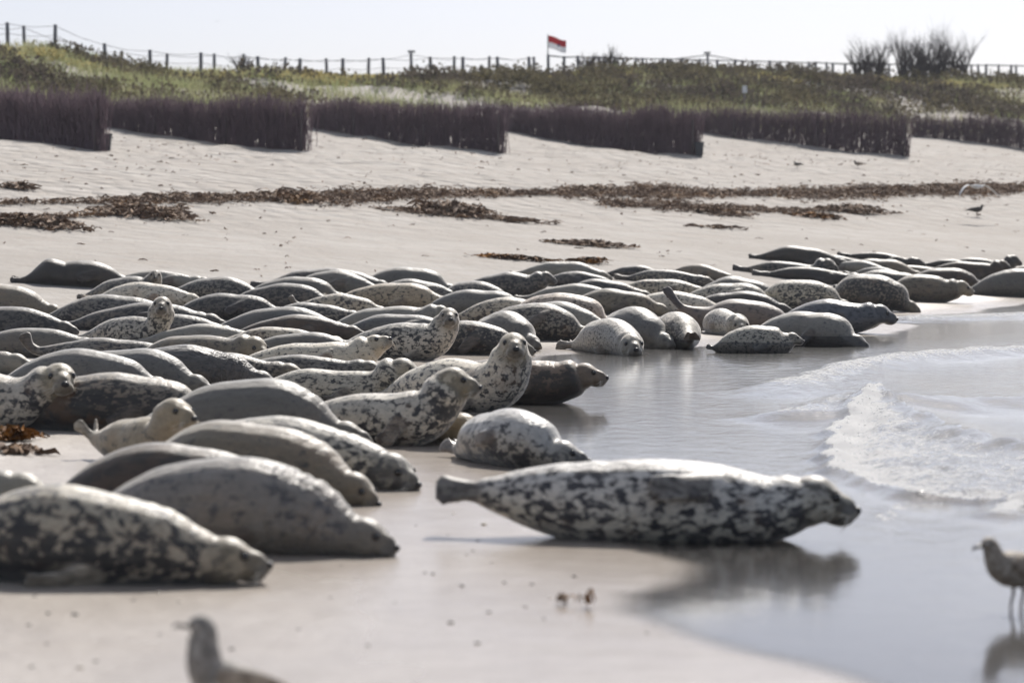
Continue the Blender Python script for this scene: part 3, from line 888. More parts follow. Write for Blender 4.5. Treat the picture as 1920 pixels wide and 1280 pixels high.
CO.update({
 'dark2': coat('coat_cream_back_black_blotches', (0.469, 0.435, 0.359), (0.455, 0.414, 0.345), (.022, .021, .024), .50, 8.0, .75, .085, .45, .61, (.27, .22, .145), .6, (.40, .34, .26), stain=.15),
 'dark3': coat('coat_dark_speckled', (.27, .25, .215), (.20, .175, .14), (.024, .023, .024), .48, 11.0, .7, .05, .4, .60, (.24, .20, .135), .6, stain=.25),
 'spot2': coat('coat_grey_cream_dark_patches', (0.497, 0.483, 0.442), (0.580, 0.552, 0.469), (.028, .027, .030), .555, 8.5, .7, .04, .4, .63, (.11, .105, .095), .7),
 'spot3': coat('coat_speckled_cream_black', (0.517, 0.496, 0.431), (0.618, 0.575, 0.460), (.026, .026, .030), .535, 12.0, .55, .02, .5, .61, (.17, .145, .105), .55),
 'spot4': coat('coat_grey_fine_black_specks', (0.476, 0.469, 0.443), (0.529, 0.509, 0.450), (.025, .025, .027), .60, 15.0, .8, .0, .6, .60, (.27, .235, .18), .75, (.15, .115, .085)),
 'spot5': coat('coat_pinkish_brown_blotched', (0.506, 0.425, 0.356), (0.540, 0.443, 0.356), (.055, .036, .03), .575, 8.0, .8, -.02, .4, .63, (.30, .22, .16), .4, (.14, .08, .055), stain=.25),
 'mott2': coat('coat_charcoal_mottled', (0.112, 0.108, 0.104), (0.160, 0.148, 0.132), (.03, .03, .033), .52, 10.0, .6, .0, .3, .62, (.15, .13, .10), .3, (.05, .042, .04)),
 'mott3': coat('coat_brown_speckled_grey', (.33, .315, .28), (.42, .40, .36), (.06, .05, .042), .54, 13.0, .7, .06, .5, .60, (.2, .16, .12), .4, (.13, .075, .045), wetline=.12),
 'grey2': coat('coat_blue_grey_plain', (0.147, 0.150, 0.150), (0.169, 0.166, 0.154), (.07, .07, .072), .63, 11.0, .6, .0, .35, .63, (.26, .24, .19), .3, soft=.05, warm=.1),
 'tan2':  coat('coat_olive_tan', (0.195, 0.176, 0.139), (0.150, 0.131, 0.105), (.05, .045, .04), .60, 9.0, .6, .0, .3, .64, (.30, .25, .17), .8, soft=.06, warm=.3, muzf=.4),
 'tan3':  coat('coat_tan_speckled', (0.462, 0.396, 0.297), (0.440, 0.374, 0.275), (.06, .05, .04), .60, 10.0, .7, .0, .5, .63, (.32, .25, .17), .5, (.20, .15, .10), warm=.5),
 'fawn2': coat('coat_fawn_face', (.34, .30, .23), (.36, .31, .23), (.045, .04, .034), .56, 10.0, .7, .0, .3, .62, (.40, .31, .19), .85, muzf=.35),
 'alert2':coat('coat_silver_black_patched', (0.431, 0.416, 0.374), (0.632, 0.597, 0.524), (.022, .022, .025), .54, 9.5, .7, -.02, .5, .61, (.21, .17, .12), .7, (.09, .075, .06)),
 'alert3':coat('coat_white_blue_black_patched', (0.745, 0.708, 0.612), (0.701, 0.677, 0.627), (.028, .029, .036), .555, 8.5, .8, .03, .5, .63, (.33, .27, .18), .8, (.07, .06, .06), stain=.35),
})
M_EYE = simple_mat('seal_eye', (.012, .010, .010), .08, .1, 10, spec=.7)
M_NOSE = simple_mat('seal_nose', (.018, .016, .017), .35, .2, 30)
M_WHISK = simple_mat('seal_whisker', (.55, .50, .42), .5, .1, 30)
M_CLAW = simple_mat('seal_claw', (.10, .085, .065), .4, .2, 30)

PT = np.array([0, .08, .16, .25, .35, .45, .55, .65, .73, .80, .86, .92, 1.0])
PR = np.array([.26, .40, .57, .745, .89, .965, 1.0, .99, .955, .885, .81, .73, .64])
NS = 46

def rot_head(look, pitch, roll=0.0):
    """columns: forward, left, up of the head"""
    cy, sy = math.cos(look), math.sin(look); cp, sp = math.cos(pitch), math.sin(pitch)
    f = np.array([cy * cp, sy * cp, sp]); l = np.array([-sy, cy, 0.0]); u = np.cross(f, l)
    if roll:
        l, u = l * math.cos(roll) + u * math.sin(roll), u * math.cos(roll) - l * math.sin(roll)
    return np.stack([f, l, u], 1)

class Seal: pass
TRUNK_F = [(i * 20 + k, i * 20 + (k + 1) % 20, (i + 1) * 20 + (k + 1) % 20, (i + 1) * 20 + k) for i in range(NS - 1) for k in range(20)]
TRUNK_F += [tuple(range(19, -1, -1)), tuple((NS - 1) * 20 + q for q in range(20))]
_ev, ELL_F = ellipsoid_mesh((0, 0, 0), (1, 1, 1), None, 12, 8)
ELL_V = np.array(_ev)
HEAD_E = [((0, 0, 0), (.118, .106, .100)), ((.060, 0, -.012), (.095, .086, .076)), ((.122, 0, -.030), (.070, .060, .050)),
          ((.095, 0, .004), (.088, .050, .047)), ((.170, 0, -.022), (.032, .037, .032)), ((.105, 0, -.064), (.070, .050, .032)),
          ((.145, .032, -.046), (.040, .036, .034)), ((.145, -.032, -.046), (.040, .036, .034)),
          ((.03, .055, -.040), (.065, .050, .058)), ((.03, -.055, -.040), (.065, .050, .058)),
          ((.060, .050, .044), (.040, .026, .022)), ((.060, -.050, .044), (.040, .026, .022)),
          ((-.04, 0, -.03), (.12, .115, .105))]
HEAD_F = [tuple(i + q * len(ELL_V) for i in f) for q in range(len(HEAD_E)) for f in ELL_F]

def seal_shape(p, L, H, phi, full=True):
    """geometry of one seal in its own frame: +X towards the head, z = 0 the ground under it"""
    s = Seal()
    t = np.linspace(0, 1, NS)
    hs = p['hs'] * L / 2.0
    trunk = .785 * L
    r = np.interp(t, PT, PR) * H / 2
    if p.get('prof'): r = r * np.interp(t, *zip(*p['prof']))
    w0, w1, w2 = p['wob']
    r = r * (1 + .045 * w1 * np.sin(9 * t + w0) + .022 * w1 * np.sin(19 * t + w2))
    r = r * (1 + p['folds'] * np.sin(t * 150) * sstep(.70, .78, t) * (1 - sstep(.93, .98, t)))
    rn = .124 * hs * p['nk']
    k = sstep(.84, 1.0, t); r = r * (1 - k) + rn * k
    ph = rad(phi) * sstep(p['nt'], .97, t)
    psi = rad(p['bend']) * (t - .5) + rad(p['nbend']) * sstep(.62, .95, t)
    ds = trunk / (NS - 1)
    dx = np.cos(ph) * np.cos(psi); dy = np.cos(ph) * np.sin(psi); dz = np.sin(ph)
    x = np.concatenate([[0], np.cumsum(dx[:-1])]) * ds
    y = np.concatenate([[0], np.cumsum(dy[:-1])]) * ds
    zl = np.concatenate([[0], np.cumsum(dz[:-1])]) * ds
    zc = r * .86
    # where the neck lifts, the chest no longer sags: keep contact height of the chest and add the lift
    hold = np.interp(t, [0, p['nt'] + .12, 1], [0, 0, 1])
    zc = zc * (1 - hold) + np.maximum(zc, r[int(NS * .72)] * .80 * (1 if phi > 12 else 0)) * hold + zl
    zc = zc + p['tail'] * np.clip(1 - t / .34, 0, 1) ** 1.5
    zc = np.maximum(zc, r * .8)
    r = r.copy(); r[-1] *= .72; r[-2] *= .90; r[-3] *= .97      # round off the end inside the head
    C = np.stack([x - x[NS // 2], y - y[NS // 2], zc], 1)
    T = np.gradient(C, axis=0); T /= np.linalg.norm(T, axis=1)[:, None]
    U = np.array([0, 0, 1.0]) - T * T[:, 2:3]; U /= np.linalg.norm(U, axis=1)[:, None]
    S = np.cross(U, T)                     # left of the animal
    s.C, s.T, s.U, s.S, s.r, s.t, s.hs = C, T, U, S, r, t, hs
    n = 20
    an = np.linspace(0, 2 * math.pi, n, endpoint=False)
    ca, sa = np.cos(an), np.sin(an)
    wide = 1.08 + .10 * np.clip(-sa, 0, 1)
    V = (C[:, None, :] + S[:, None, :] * (ca * wide)[None, :, None] * r[:, None, None] + U[:, None, :] * sa[None, :, None] * r[:, None, None])
    s.trunk = V.reshape(-1, 3)
    s.trunk_f = TRUNK_F
    # head
    if p['look'] is None:
        look = math.atan2(T[-1, 1], T[-1, 0])
    else:
        look = rad(p['look'] - p['yaw'])
    R = rot_head(look, rad(p['hp']), rad(p['hroll']))
    hc = C[-1] + T[-1] * .02 * hs + R @ np.array([.02, 0, .0]) * hs
    s.hc, s.R = hc, R
    s.head = np.concatenate([(ELL_V * np.array(q) + np.array(c)) * hs for c, q in HEAD_E]) @ R.T + hc
    s.head_f = HEAD_F
    # fore flippers
    s.flip = []; fv = []; ff = []
    near = -1 if math.cos(rad(p['yaw'])) >= 0 else 1     # which side (left = +1) is towards the camera
    if p.get('near'): near = p['near']
    sc = L / 2.0 * p['fs']
    for side, al, sweep, out_ in ((near, p['fa'], p['fsw'], p['fo']), (-near, p['fb'], 40, 0.0)):
        if al is None: continue
        i = int(NS * p['ft']); a = rad(al)
        nrm = math.cos(a) * side * S[i] + math.sin(a) * U[i]
        tng = -math.sin(a) * side * S[i] + math.cos(a) * U[i]
        sw = rad(sweep)
        d = -math.cos(sw) * T[i] - math.sin(sw) * tng          # back and down along the flank
        root = C[i] + nrm * r[i] * (.86 + .14 * abs(math.cos(a)))
        pts = [root - d * .04 * sc - nrm * .03 * sc, root + d * .07 * sc + nrm * .022 * sc, root + d * .16 * sc + nrm * (.03 + .10 * out_) * sc,
               root + d * .24 * sc + nrm * (.022 + .2 * out_) * sc, root + d * .30 * sc + nrm * (.012 + .28 * out_) * sc]
        for q in pts: q[2] = max(q[2], .012)
        W = np.cross(d, nrm)
        rd = [(.075 * sc, .05 * sc), (.075 * sc, .034 * sc), (.074 * sc, .027 * sc), (.062 * sc, .02 * sc), (.03 * sc, .012 * sc)]
        v, f = tube_mesh(pts, rd, 12, wide=W) if full else (pts, ())
        o = len(fv); fv.extend(v); ff.extend(tuple(q + o for q in fc) for fc in f)
        Wn = W / np.linalg.norm(W)
        for q_ in (range(5) if full else ()):
            o_ = (q_ - 2) / 2.0
            a_ = pts[2] + Wn * o_ * .052 * sc + nrm * .012 * sc; b_ = pts[4] + Wn * o_ * .062 * sc - d * .03 * abs(o_) * sc + nrm * .006 * sc; e_ = b_ + d * .03 * sc
            for z_ in (a_, b_, e_): z_[2] = max(z_[2], .012)
            v, f = tube_mesh([a_, (a_ + b_) / 2 + nrm * .006 * sc, b_, e_], [.016 * sc, .0155 * sc, .014 * sc, .006 * sc], 6)
            o = len(fv); fv.extend(v); ff.extend(tuple(q + o for q in fc) for fc in f)
        s.flip.append((np.array(pts), W / np.linalg.norm(W), d, sc, side == near))
    # hind flippers
    th = rad(p['tl']); s.hind = []
    for sd in (-1, 1):
        B = -T[0] * math.cos(th) + U[0] * math.sin(th)
        side = S[0] * sd
        sp = math.tan(rad(p['splay']))
        hl = .125 * L * p['hl']
        pts = [C[0] + T[0] * .06 * L / 2 + side * .02, C[0] + B * hl * .3 + side * (.02 + .3 * hl * sp), C[0] + B * hl * .62 + side * (.025 + .62 * hl * sp),
               C[0] + B * hl * .92 + side * (.03 + .95 * hl * sp), C[0] + B * hl * 1.1 + side * (.03 + 1.1 * hl * sp)]
        for q in pts: q[2] = max(q[2], .03)
        W = np.cross(B, S[0]) * math.cos(rad(p['fan'])) + side * math.sin(rad(p['fan']))
        k = L / 2.0
        rd = [(.060 * k, .046 * k), (.056 * k, .034 * k), (.070 * k, .026 * k), (.088 * k, .020 * k), (.058 * k, .012 * k)]
        v, f = tube_mesh(pts, rd, 12, wide=W) if full else (pts, ())
        o = len(fv); fv.extend(v); ff.extend(tuple(q + o for q in fc) for fc in f)
        s.hind.append(np.array(pts))
    s.fv, s.ff = np.array(fv), ff
    return s

DEF = dict(yaw=-8, look=None, hp=-6, hroll=0, hs=1.08, bend=0, nbend=0, nt=.60, tail=0.0, fa=-22, fb=-25, fsw=25, fo=0.0, fs=1.0, ft=.70,
           tl=4, splay=15, fan=34, hl=.82, roll=0, htop=None, L=None, H=None, phi=None, prof=None, near=None, nk=1.0, minL=1.8, folds=0.0, anchor=None, face=True, whisk=False, claws=False)

def fit_seal(p, st=None, its=9):
    pl, top, pr, base = p['box']
    mid = (pl + pr) / 2
    g0 = ground(mid, base)
    if g0 is None: raise ValueError(p['label'])
    x, y = g0[0], g0[1] + .15
    s0 = FPX / y
    cy = max(.3, abs(math.cos(rad(p['yaw']))))
    L = p['L'] or float(np.clip((pr - pl) / s0 / cy, 1.0, 2.5))
    H = p['H'] or float(np.clip((base - top) / s0, .22, .60))
    phi = p['phi'] if p['phi'] is not None else (0.0 if p['htop'] is None else 45.0)
    if st: x, y, H, phi = st
    cr, sr = math.cos(rad(p['yaw'])), math.sin(rad(p['yaw']))
    for it in range(its):
        s = seal_shape(p, L, H, phi, it == its - 1)
        tz = terrain(np.array([x, x + .3, x]), np.array([y, y, y + .3])); sx_, sy_ = (tz[1] - tz[0]) / .3, (tz[2] - tz[0]) / .3
        def toworld(v):
            w = np.stack([x + v[:, 0] * cr - v[:, 1] * sr, y + v[:, 0] * sr + v[:, 1] * cr, v[:, 2]], 1)
            w[:, 2] += tz[0] + sx_ * (w[:, 0] - x) + sy_ * (w[:, 1] - y); return w
        tv = toworld(s.trunk); hv = toworld(s.head); fv = toworld(s.fv)
        tx, ty = project(tv); hx, hy = project(hv); fx, fy = project(fv)
        lo = min(tx.min(), hx.min(), fx.min()); hi = max(tx.max(), hx.max(), fx.max())
        con = s.trunk[:, 2] < .05
        cb = ty[con].max() if con.any() else ty.max()
        ct = ty[:int(.86 * NS) * 20].min()
        f_ = FPX / y
        if p['L'] is None:
            L *= float(np.clip(((pr - pl) / (hi - lo)) ** .8, .85, 1.18)); L = float(np.clip(L, .9, 2.75))
        if p['anchor'] is None: x += ((pl + pr) / 2 - (lo + hi) / 2) / f_ * .9
        elif p['anchor'] == 'r': x += (pr - hi) / f_ * .9
        else: x += (pl - lo) / f_ * .9
        y += float(np.clip((cb - base) / f_ * y / max(.5, CAM_H - float(tz[0]) + y * float(sy_)), -2.5, 2.5)) * .8
        if p['H'] is None:
            H *= float(np.clip(((base - top) / max(4, cb - ct)) ** .8, .85, 1.18)); H = float(np.clip(H, .20, .66))
        if p['htop'] is not None and p['phi'] is None:
            phi += float(np.clip((hy.min() - p['htop']) / f_ / (.36 * L) * 50, -14, 14)); phi = float(np.clip(phi, -25, 100))
    return s, x, y, L, H, phi

def near_dist(a, b):
    return np.sqrt(np.maximum((a ** 2).sum(1) + ((b ** 2).sum(1)[None] - 2 * a @ b.T).min(1), 0))

SEALS = []
def seal(label, box, coat_, **kw):
    p = dict(DEF)
    q = random.Random(len(SEALS) * 13 + 5)          # every animal lies a little differently
    p.update(fa=q.uniform(-30, 22), fsw=q.uniform(8, 48), fo=q.uniform(0, .22), bend=q.uniform(-14, 14), roll=q.uniform(-45, 45), tl=q.uniform(-2, 16), splay=q.uniform(8, 24),
             wob=(q.uniform(0, 6.3), q.uniform(.5, 1.0), q.uniform(0, 6.3)))
    p.update(kw); p['label'] = label; p['box'] = box; p['coat'] = coat_
    SEALS.append(p)

# ---- nearest group, lower left
seal('large mottled black and cream seal nearest the camera at lower left', (-330, 905, 508, 1100), 'dark2', yaw=-9, hp=-4, fa=-40, fo=.75, fsw=4, claws=True, hs=1.02, whisk=True, folds=0.012)
seal('pale grey seal with neck folds dozing behind the nearest mottled seal', (30, 848, 748, 1044), 'pink', yaw=-14, hp=-14, hs=0.96, H=.47, folds=0.028)
seal('dark brown seal lying in shade between two grey seals at lower left', (34, 828, 560, 972), 'brown', yaw=-6, hs=0.98, face=False, minL=.9)
seal('pale seal cut off by the left picture edge behind the nearest mottled seal', (-560, 868, 112, 962), 'lgrey', yaw=-5, face=False)
seal('long tan seal with drooping head just above the pale folded-neck seal', (140, 788, 714, 948), 'tan', yaw=-20, hp=-24, hs=1.00, nbend=-8, H=0.47, folds=0.014, fa=2, fo=0.15)
seal('cream spotted seal with dark face pointing right above the long tan seal', (180, 768, 789, 919), 'spot2', yaw=-22, hp=-18, hs=1.02, nbend=-6, whisk=True, H=.42, folds=0.016)
seal('broad plain dark grey seal with smooth rounded back behind the small fawn seal', (188, 708, 700, 850), 'grey', yaw=-10, face=False, bend=-4, folds=0.01)
seal('small fawn seal raising its head and hind flippers in the left foreground', (158, 782, 350, 876), 'fawn', yaw=-46, L=1.15, H=.33, htop=744, look=-42, hp=-4, hs=1.75, tl=40, splay=24, whisk=True, tail=.10, minL=.9, nk=1.0)
seal('alert blotched seal at the left edge staring at the camera with big dark eyes', (-330, 692, 144, 810), 'alert', yaw=-8, htop=679, look=-72, hp=-4, hs=1.19, nk=1.22, whisk=True, fa=-5)
seal('black mottled seal with tan shoulder behind the staring seal at the left', (55, 697, 440, 816), 'dark', yaw=-6, face=False)
# ---- middle left rows
seal('pale grey seal with gently sloping back just behind the staring seal at left', (-40, 652, 335, 752), 'grey2', yaw=-10, face=False)
seal('smooth grey seal with speckled neck left of the slate wrinkled seal', (120, 652, 405, 746), 'grey2', yaw=-14, hp=-14, face=False)
seal('slate grey seal with finely wrinkled skin behind the broad grey back', (255, 645, 528, 738), 'wrink', yaw=-12, hp=-12, face=False, folds=0.015)
seal('cream seal half cut off at the left edge above the staring seal', (-300, 640, 68, 704), 'lgrey', yaw=-4, face=False)
seal('dark mottled seal with its brown hind flippers curled up at the left', (38, 632, 360, 686), 'mott', yaw=-5, tl=58, splay=8, tail=.10, face=False, hl=.75, minL=.9)
seal('low plain grey seal at the left edge below the upright spotted seal', (-120, 614, 215, 674), 'grey', yaw=-4, face=False)
seal('upright spotted seal sitting with raised pale chest, facing the camera at left', (122, 592, 325, 650), 'alert2', yaw=-32, htop=553, look=-88, hp=-4, hs=1.26, nk=1.22, whisk=True, L=1.75)
seal('brown grey seal with sloping back cut off by the left edge, far row', (-165, 530, 128, 603), 'tan', yaw=-6, hp=-14, face=False)
seal('dusky seal with brown hind flippers stretched left, behind the upright spotted seal', (48, 551, 352, 616), 'mott', yaw=-4, face=False, minL=.9)
seal('darker mottled seal lying directly behind the upright spotted seal', (92, 566, 430, 626), 'mott2', yaw=-5, face=False, minL=.9)
seal('charcoal seal alone at the far left of the group against dry sand', (18, 484, 262, 543), 'dplain', yaw=5, hp=-22, hs=0.98, face=False, prof=((0, 1), (.25, 1.5), (.40, 1.0), (.68, 1.06), (1, .9)), minL=.9)
seal('mottled seal looking up at the camera over a white speckled neighbour, far left', (146, 517, 300, 570), 'mott', yaw=-18, htop=505, look=-86, hp=-6, hs=1.16, nk=1.22, L=1.5, minL=.9)
seal('white speckled seal in front of the mottled seal looking at the camera', (205, 528, 384, 576), 'spotw', yaw=-12, face=False)
seal('cream seal with folded fore flippers behind the white speckled one', (268, 506, 405, 543), 'lgrey', yaw=-5, face=False, fa=15)
seal('dark mottled seal with pale neck in the back row left of centre', (330, 518, 512, 571), 'mott', yaw=-14, face=False)
seal('charcoal mottled seal just above the plain grey seal with raised tail', (330, 549, 548, 604), 'mott2', yaw=-8, face=False)
seal('plain grey seal with paddle tail at left, centre of the crowd', (368, 574, 662, 636), 'grey2', yaw=-6, tl=6, hp=-14, face=False, minL=.9)
seal('slim brown seal showing only its back between grey and spotted seals', (430, 600, 690, 642), 'brown', yaw=-4, face=False, H=.33)
seal('cream seal peppered with small spots, left of the upright seal in the centre', (425, 612, 660, 664), 'spot', yaw=-5, face=False)
seal('tan seal with large dark eyes peering out between the spotted seals', (265, 622, 506, 692), 'tan2', yaw=-24, htop=630, look=-52, hp=-18, hs=1.29, nk=1.22, H=.36, whisk=True)
seal('white belly-up seal with rust stained flipper and head tipped skyward', (440, 640, 738, 709), 'spotw', yaw=-4, htop=628, look=-30, hp=24, hs=1.16, fa=18, fsw=42, fo=.2, roll=70, whisk=True, claws=True, nk=1.35)
# ---- back row, centre left
seal('dark grey seal at the top of the back row left of centre', (468, 502, 742, 555), 'mott2', yaw=-10, face=False, hp=-16)
seal('grey seal with a folded flipper on its flank in the back row', (590, 508, 728, 558), 'grey', yaw=-16, fa=20, face=False, H=.4)
seal('smooth olive grey seal below the dark grey back row seal', (478, 518, 662, 574), 'grey', yaw=-10, face=False)
seal('tan speckled seal with knobbly flippers at its left in the back rows', (598, 530, 856, 584), 'tan3', yaw=-8, hp=-14, face=False, tl=40, minL=.9)
seal('spotted seal with an orange flipper tip raised at its left', (540, 549, 732, 596), 'spot', yaw=-5, tl=45, splay=6, tail=.1, face=False, minL=.9)
seal('small spotted seal squeezed behind the plain grey paddle-tailed seal', (560, 574, 702, 614), 'mott', yaw=-8, face=False, H=.32)
seal('rounded olive seal alone at the end of the back row near the centre', (692, 500, 866, 556), 'grey', yaw=-8, face=False)
seal('pale grey seal tucking its chin, just behind the alert seal in the centre', (648, 573, 850, 628), 'lgrey', yaw=-6, htop=572, hp=-24, look=-25, hs=1.07, nk=1.35)
seal('alert dark spotted seal looking at the camera in the centre of the crowd', (610, 604, 862, 679), 'alert2', yaw=-12, htop=577, look=-84, hp=-2, hs=1.19, nk=1.22, whisk=True)
seal('dark blotched seal with folded flipper behind the alert pair in the centre', (768, 604, 1005, 668), 'dark3', yaw=-12, hp=-14, fa=12, claws=True, hs=1.07, H=.40)
seal('large white spotted seal rearing its head at the camera beside the water', (676, 650, 975, 776), 'alert3', yaw=-38, htop=619, look=-84, hp=0, hs=1.12, nk=1.22, whisk=True, L=2.05, H=.46)
seal('black and cream speckled seal with lifted whiskered head behind the broad grey back', (455, 690, 799, 760), 'spot3', yaw=-8, htop=671, look=-14, hp=-10, hs=1.17, whisk=True, nk=1.35)
seal('yellowish blotched seal with lifted head and clawed flipper on its flank, facing right', (560, 742, 903, 840), 'alert', yaw=-10, htop=694, look=-14, hp=-8, hs=1.16, whisk=True, claws=True, fa=8, fsw=48, fo=.22, H=.40, nk=1.35)
seal('tan faced seal peeking out behind the yellowish blotched seal', (700, 766, 912, 834), 'fawn2', yaw=-24, hp=-16, look=-40, hs=1.20, H=.32)
seal('rusty brown seal with pale clawed flipper and long whiskered snout pointing at the water', (760, 667, 1141, 763), 'bmale', yaw=-10, hp=-3, htop=680, fa=8, fsw=26, fo=.3, claws=True, hs=1.16, whisk=True, fs=1.15, H=.43, nk=1.35, folds=0.008)
seal('wet young seal with blue-white back and curled flippers at the water edge', (866, 770, 1064, 882), 'pup', yaw=-58, L=1.4, H=.40, look=-16, hp=-8, hs=1.35, fa=12, fsw=20, claws=True, nbend=20, tl=30)
seal('large white seal with black blotches lying alone on wet sand in the foreground', (816, 860, 1612, 1026), 'hero', yaw=-4, hp=-12, htop=893, tail=.17, hs=1.12, nk=1.06, prof=((0, 1.15), (.1, 1.28), (.22, 1.2), (.4, 1.03), (.55, 1), (1, 1)), hl=0.75, fa=34, fsw=22, fs=1.0, claws=True, whisk=True, nt=.70, splay=5, tl=-8, minL=.9, wob=(0, 0, 0), bend=0, fo=0.3)
# ---- water edge, centre right
seal('grey speckled seal lying at the water edge with its face towards the camera', (1032, 597, 1216, 672), 'spot4', yaw=-62, L=1.85, H=.44, look=-80, hp=-6, hs=1.42, tl=12, splay=22, whisk=True, nbend=-12, minL=.9)
seal('round plain grey seal directly behind the speckled seal facing the camera', (1108, 557, 1262, 655), 'grey2', yaw=-60, L=1.8, face=False, H=.50)
seal('mottled seal seen end on with its brown hind flippers towards the camera', (1210, 575, 1328, 657), 'mott3', yaw=102, L=1.7, H=.46, face=False, tail=.10, tl=10, splay=12)
seal('small speckled seal with dark muzzle towards the camera behind the wet-bellied seal', (1308, 577, 1402, 632), 'spot4', yaw=-72, L=1.5, H=.36, look=-88, hp=-12, hs=1.5, nk=1.22)
seal('spotted seal with dark wet belly and raised pointed head at the water edge', (1322, 609, 1508, 673), 'wetsp', yaw=-6, phi=24, hp=-10, look=-4, hs=1.3, tl=30, tail=.03, hl=.7, nt=.66, minL=.9, nk=1.3)
seal('plain grey seal with a dark wet lower half just right of the wet-bellied spotted seal', (1440, 583, 1632, 658), 'wetgr', yaw=-30, hp=-14, face=False)
seal('rosy brown seal waving its dark hind flippers in the air', (1243, 560, 1515, 628), 'pinkb', yaw=-6, tl=24, tail=.26, splay=5, hl=1.35, hp=-12, minL=.9)
seal('wet blue-grey seal stretching its head forward near the water', (1450, 560, 1684, 628), 'blue', yaw=-12, hp=-14, look=-14, hs=1.42, tl=24, nk=1.2, phi=16, nt=0.52)
seal('stout mottled cream seal behind the wet blue-grey seal', (1428, 524, 1604, 586), 'spot3', yaw=-12, tl=30, face=False)
seal('dark seal with pale shoulder and low head right of the stout mottled seal', (1530, 513, 1728, 588), 'dark3', yaw=-22, hp=-20, hs=1.07, face=False)
seal('dark bellied seal lifting a tan head towards the sea at the far right', (1640, 514, 1828, 570), 'tan2', yaw=-8, hp=-18, look=-6, hs=1.4, nk=1.25, phi=16)
seal('grey seal at the right picture edge lying by the water', (1795, 503, 2035, 562), 'grey', yaw=-6, face=False)
# ---- far right rows
seal('charcoal seal at the top of the far right group', (1402, 460, 1600, 505), 'dplain', yaw=-8, hp=-14, face=False, minL=.9)
seal('black seal overlapping the charcoal seal in the far right group', (1468, 474, 1640, 508), 'dplain', yaw=-5, face=False)
seal('dark seal with a pale tan head in the far right group', (1372, 489, 1573, 525), 'mott2', yaw=-10, htop=484, hp=-10, look=-40, hs=1.16, face=False, nk=1.35)
seal('black seal stretched in front of the tan headed seal, far right', (1408, 500, 1640, 539), 'dplain', yaw=-5, face=False)
seal('grey seal with dark back left of the stout mottled seal', (1312, 517, 1482, 574), 'grey', yaw=-10, face=False)
seal('pale spotted seal in the back row above the waving dark hind flippers', (1128, 523, 1345, 564), 'spot', yaw=-6, face=False)
seal('white sparsely spotted seal behind the waving dark hind flippers', (1180, 545, 1372, 596), 'spotw', yaw=-6, face=False)
seal('short tan seal at the right end of the back row, centre right', (1262, 495, 1356, 529), 'tan', yaw=-30, L=1.5, face=False)
seal('pale mottled seal topping the back row below a kelp scrap', (1005, 490, 1150, 529), 'lgrey', yaw=-6, face=False)
seal('dark seal with pointed pale-edged flippers in the back row, centre right', (1012, 508, 1198, 545), 'mott2', yaw=172, hp=-6, face=False, hl=1.3, minL=.9)
seal('dark mottled seal with blunt head pointing right, back row centre', (842, 509, 1046, 558), 'mott2', yaw=-5, htop=508, hp=-14, hs=1.11, face=False, nk=1.35)
seal('round dark mottled seal below the blunt headed back row seal', (822, 526, 948, 576), 'mott', yaw=-28, L=1.6, face=False)
seal('smooth blue-grey seal with humped back, centre of the crowd', (830, 542, 1008, 596), 'grey2', yaw=-8, face=False)
seal('smooth pale olive seal with long low back, centre right', (965, 531, 1182, 574), 'lgrey', yaw=-6, face=False)
seal('pink tinged seal with brown blotches and a brown flipper, centre right', (978, 548, 1168, 624), 'spot5', yaw=-18, fa=15, fsw=35, face=False)
seal('dark speckled seal with brown folded flipper and pale sleeping face, centre right', (852, 567, 1118, 642), 'dark3', yaw=-14, fa=30, hp=-18, look=-38, hs=1.07)
seal('round plain grey rump beside the dark speckled sleeping seal', (868, 583, 1005, 658), 'grey', yaw=-58, L=1.7, face=False, H=.46)
seal('smooth pale grey seal behind the dark speckled sleeping seal', (962, 564, 1110, 628), 'lgrey', yaw=-26, L=1.8, face=False)
seal('grey seal with faint spots in the back row, right of the pointed flippers', (1192, 505, 1345, 539), 'mott', yaw=-8, face=False)
seal('low dark seal lying behind the pale mottled back row seal', (1120, 497, 1262, 527), 'mott2', yaw=-6, face=False, minL=.9)
seal('small black seal at the top right of the far group, beside the charcoal one', (1612, 473, 1738, 501), 'dplain', yaw=-8, face=False)
seal('grey brown seal with mottled flank in the middle of the far right group', (1610, 485, 1738, 526), 'tan', yaw=-8, face=False)
seal('small pale grey seal between black and grey brown seals, far right', (1566, 488, 1662, 523), 'lgrey', yaw=-30, L=1.6, face=False)
seal('round grey seal in front of the small pale one, far right', (1600, 500, 1705, 535), 'grey', yaw=-30, L=1.6, face=False)
seal('slender grey brown seal right of the mottled flank seal, far right', (1668, 497, 1805, 531), 'tan', yaw=-8, face=False)
seal('dark low seal at the back of the far right group', (1722, 486, 1850, 513), 'dplain', yaw=-5, face=False, minL=.9)
seal('brown grey seal with a tan rounded head, far right group', (1742, 490, 1898, 525), 'brown', yaw=-8, htop=487, hp=-10, look=-30, hs=1.16, face=False, nk=1.35)
seal('black seal with lifted head at the far right end of the group', (1788, 483, 1918, 513), 'dplain', yaw=-5, htop=478, hp=-20, hs=1.07, face=False, nk=1.35)
seal('olive seal half hidden at the right edge behind the grey edge seal', (1862, 497, 2040, 529), 'tan', yaw=-5, face=False)

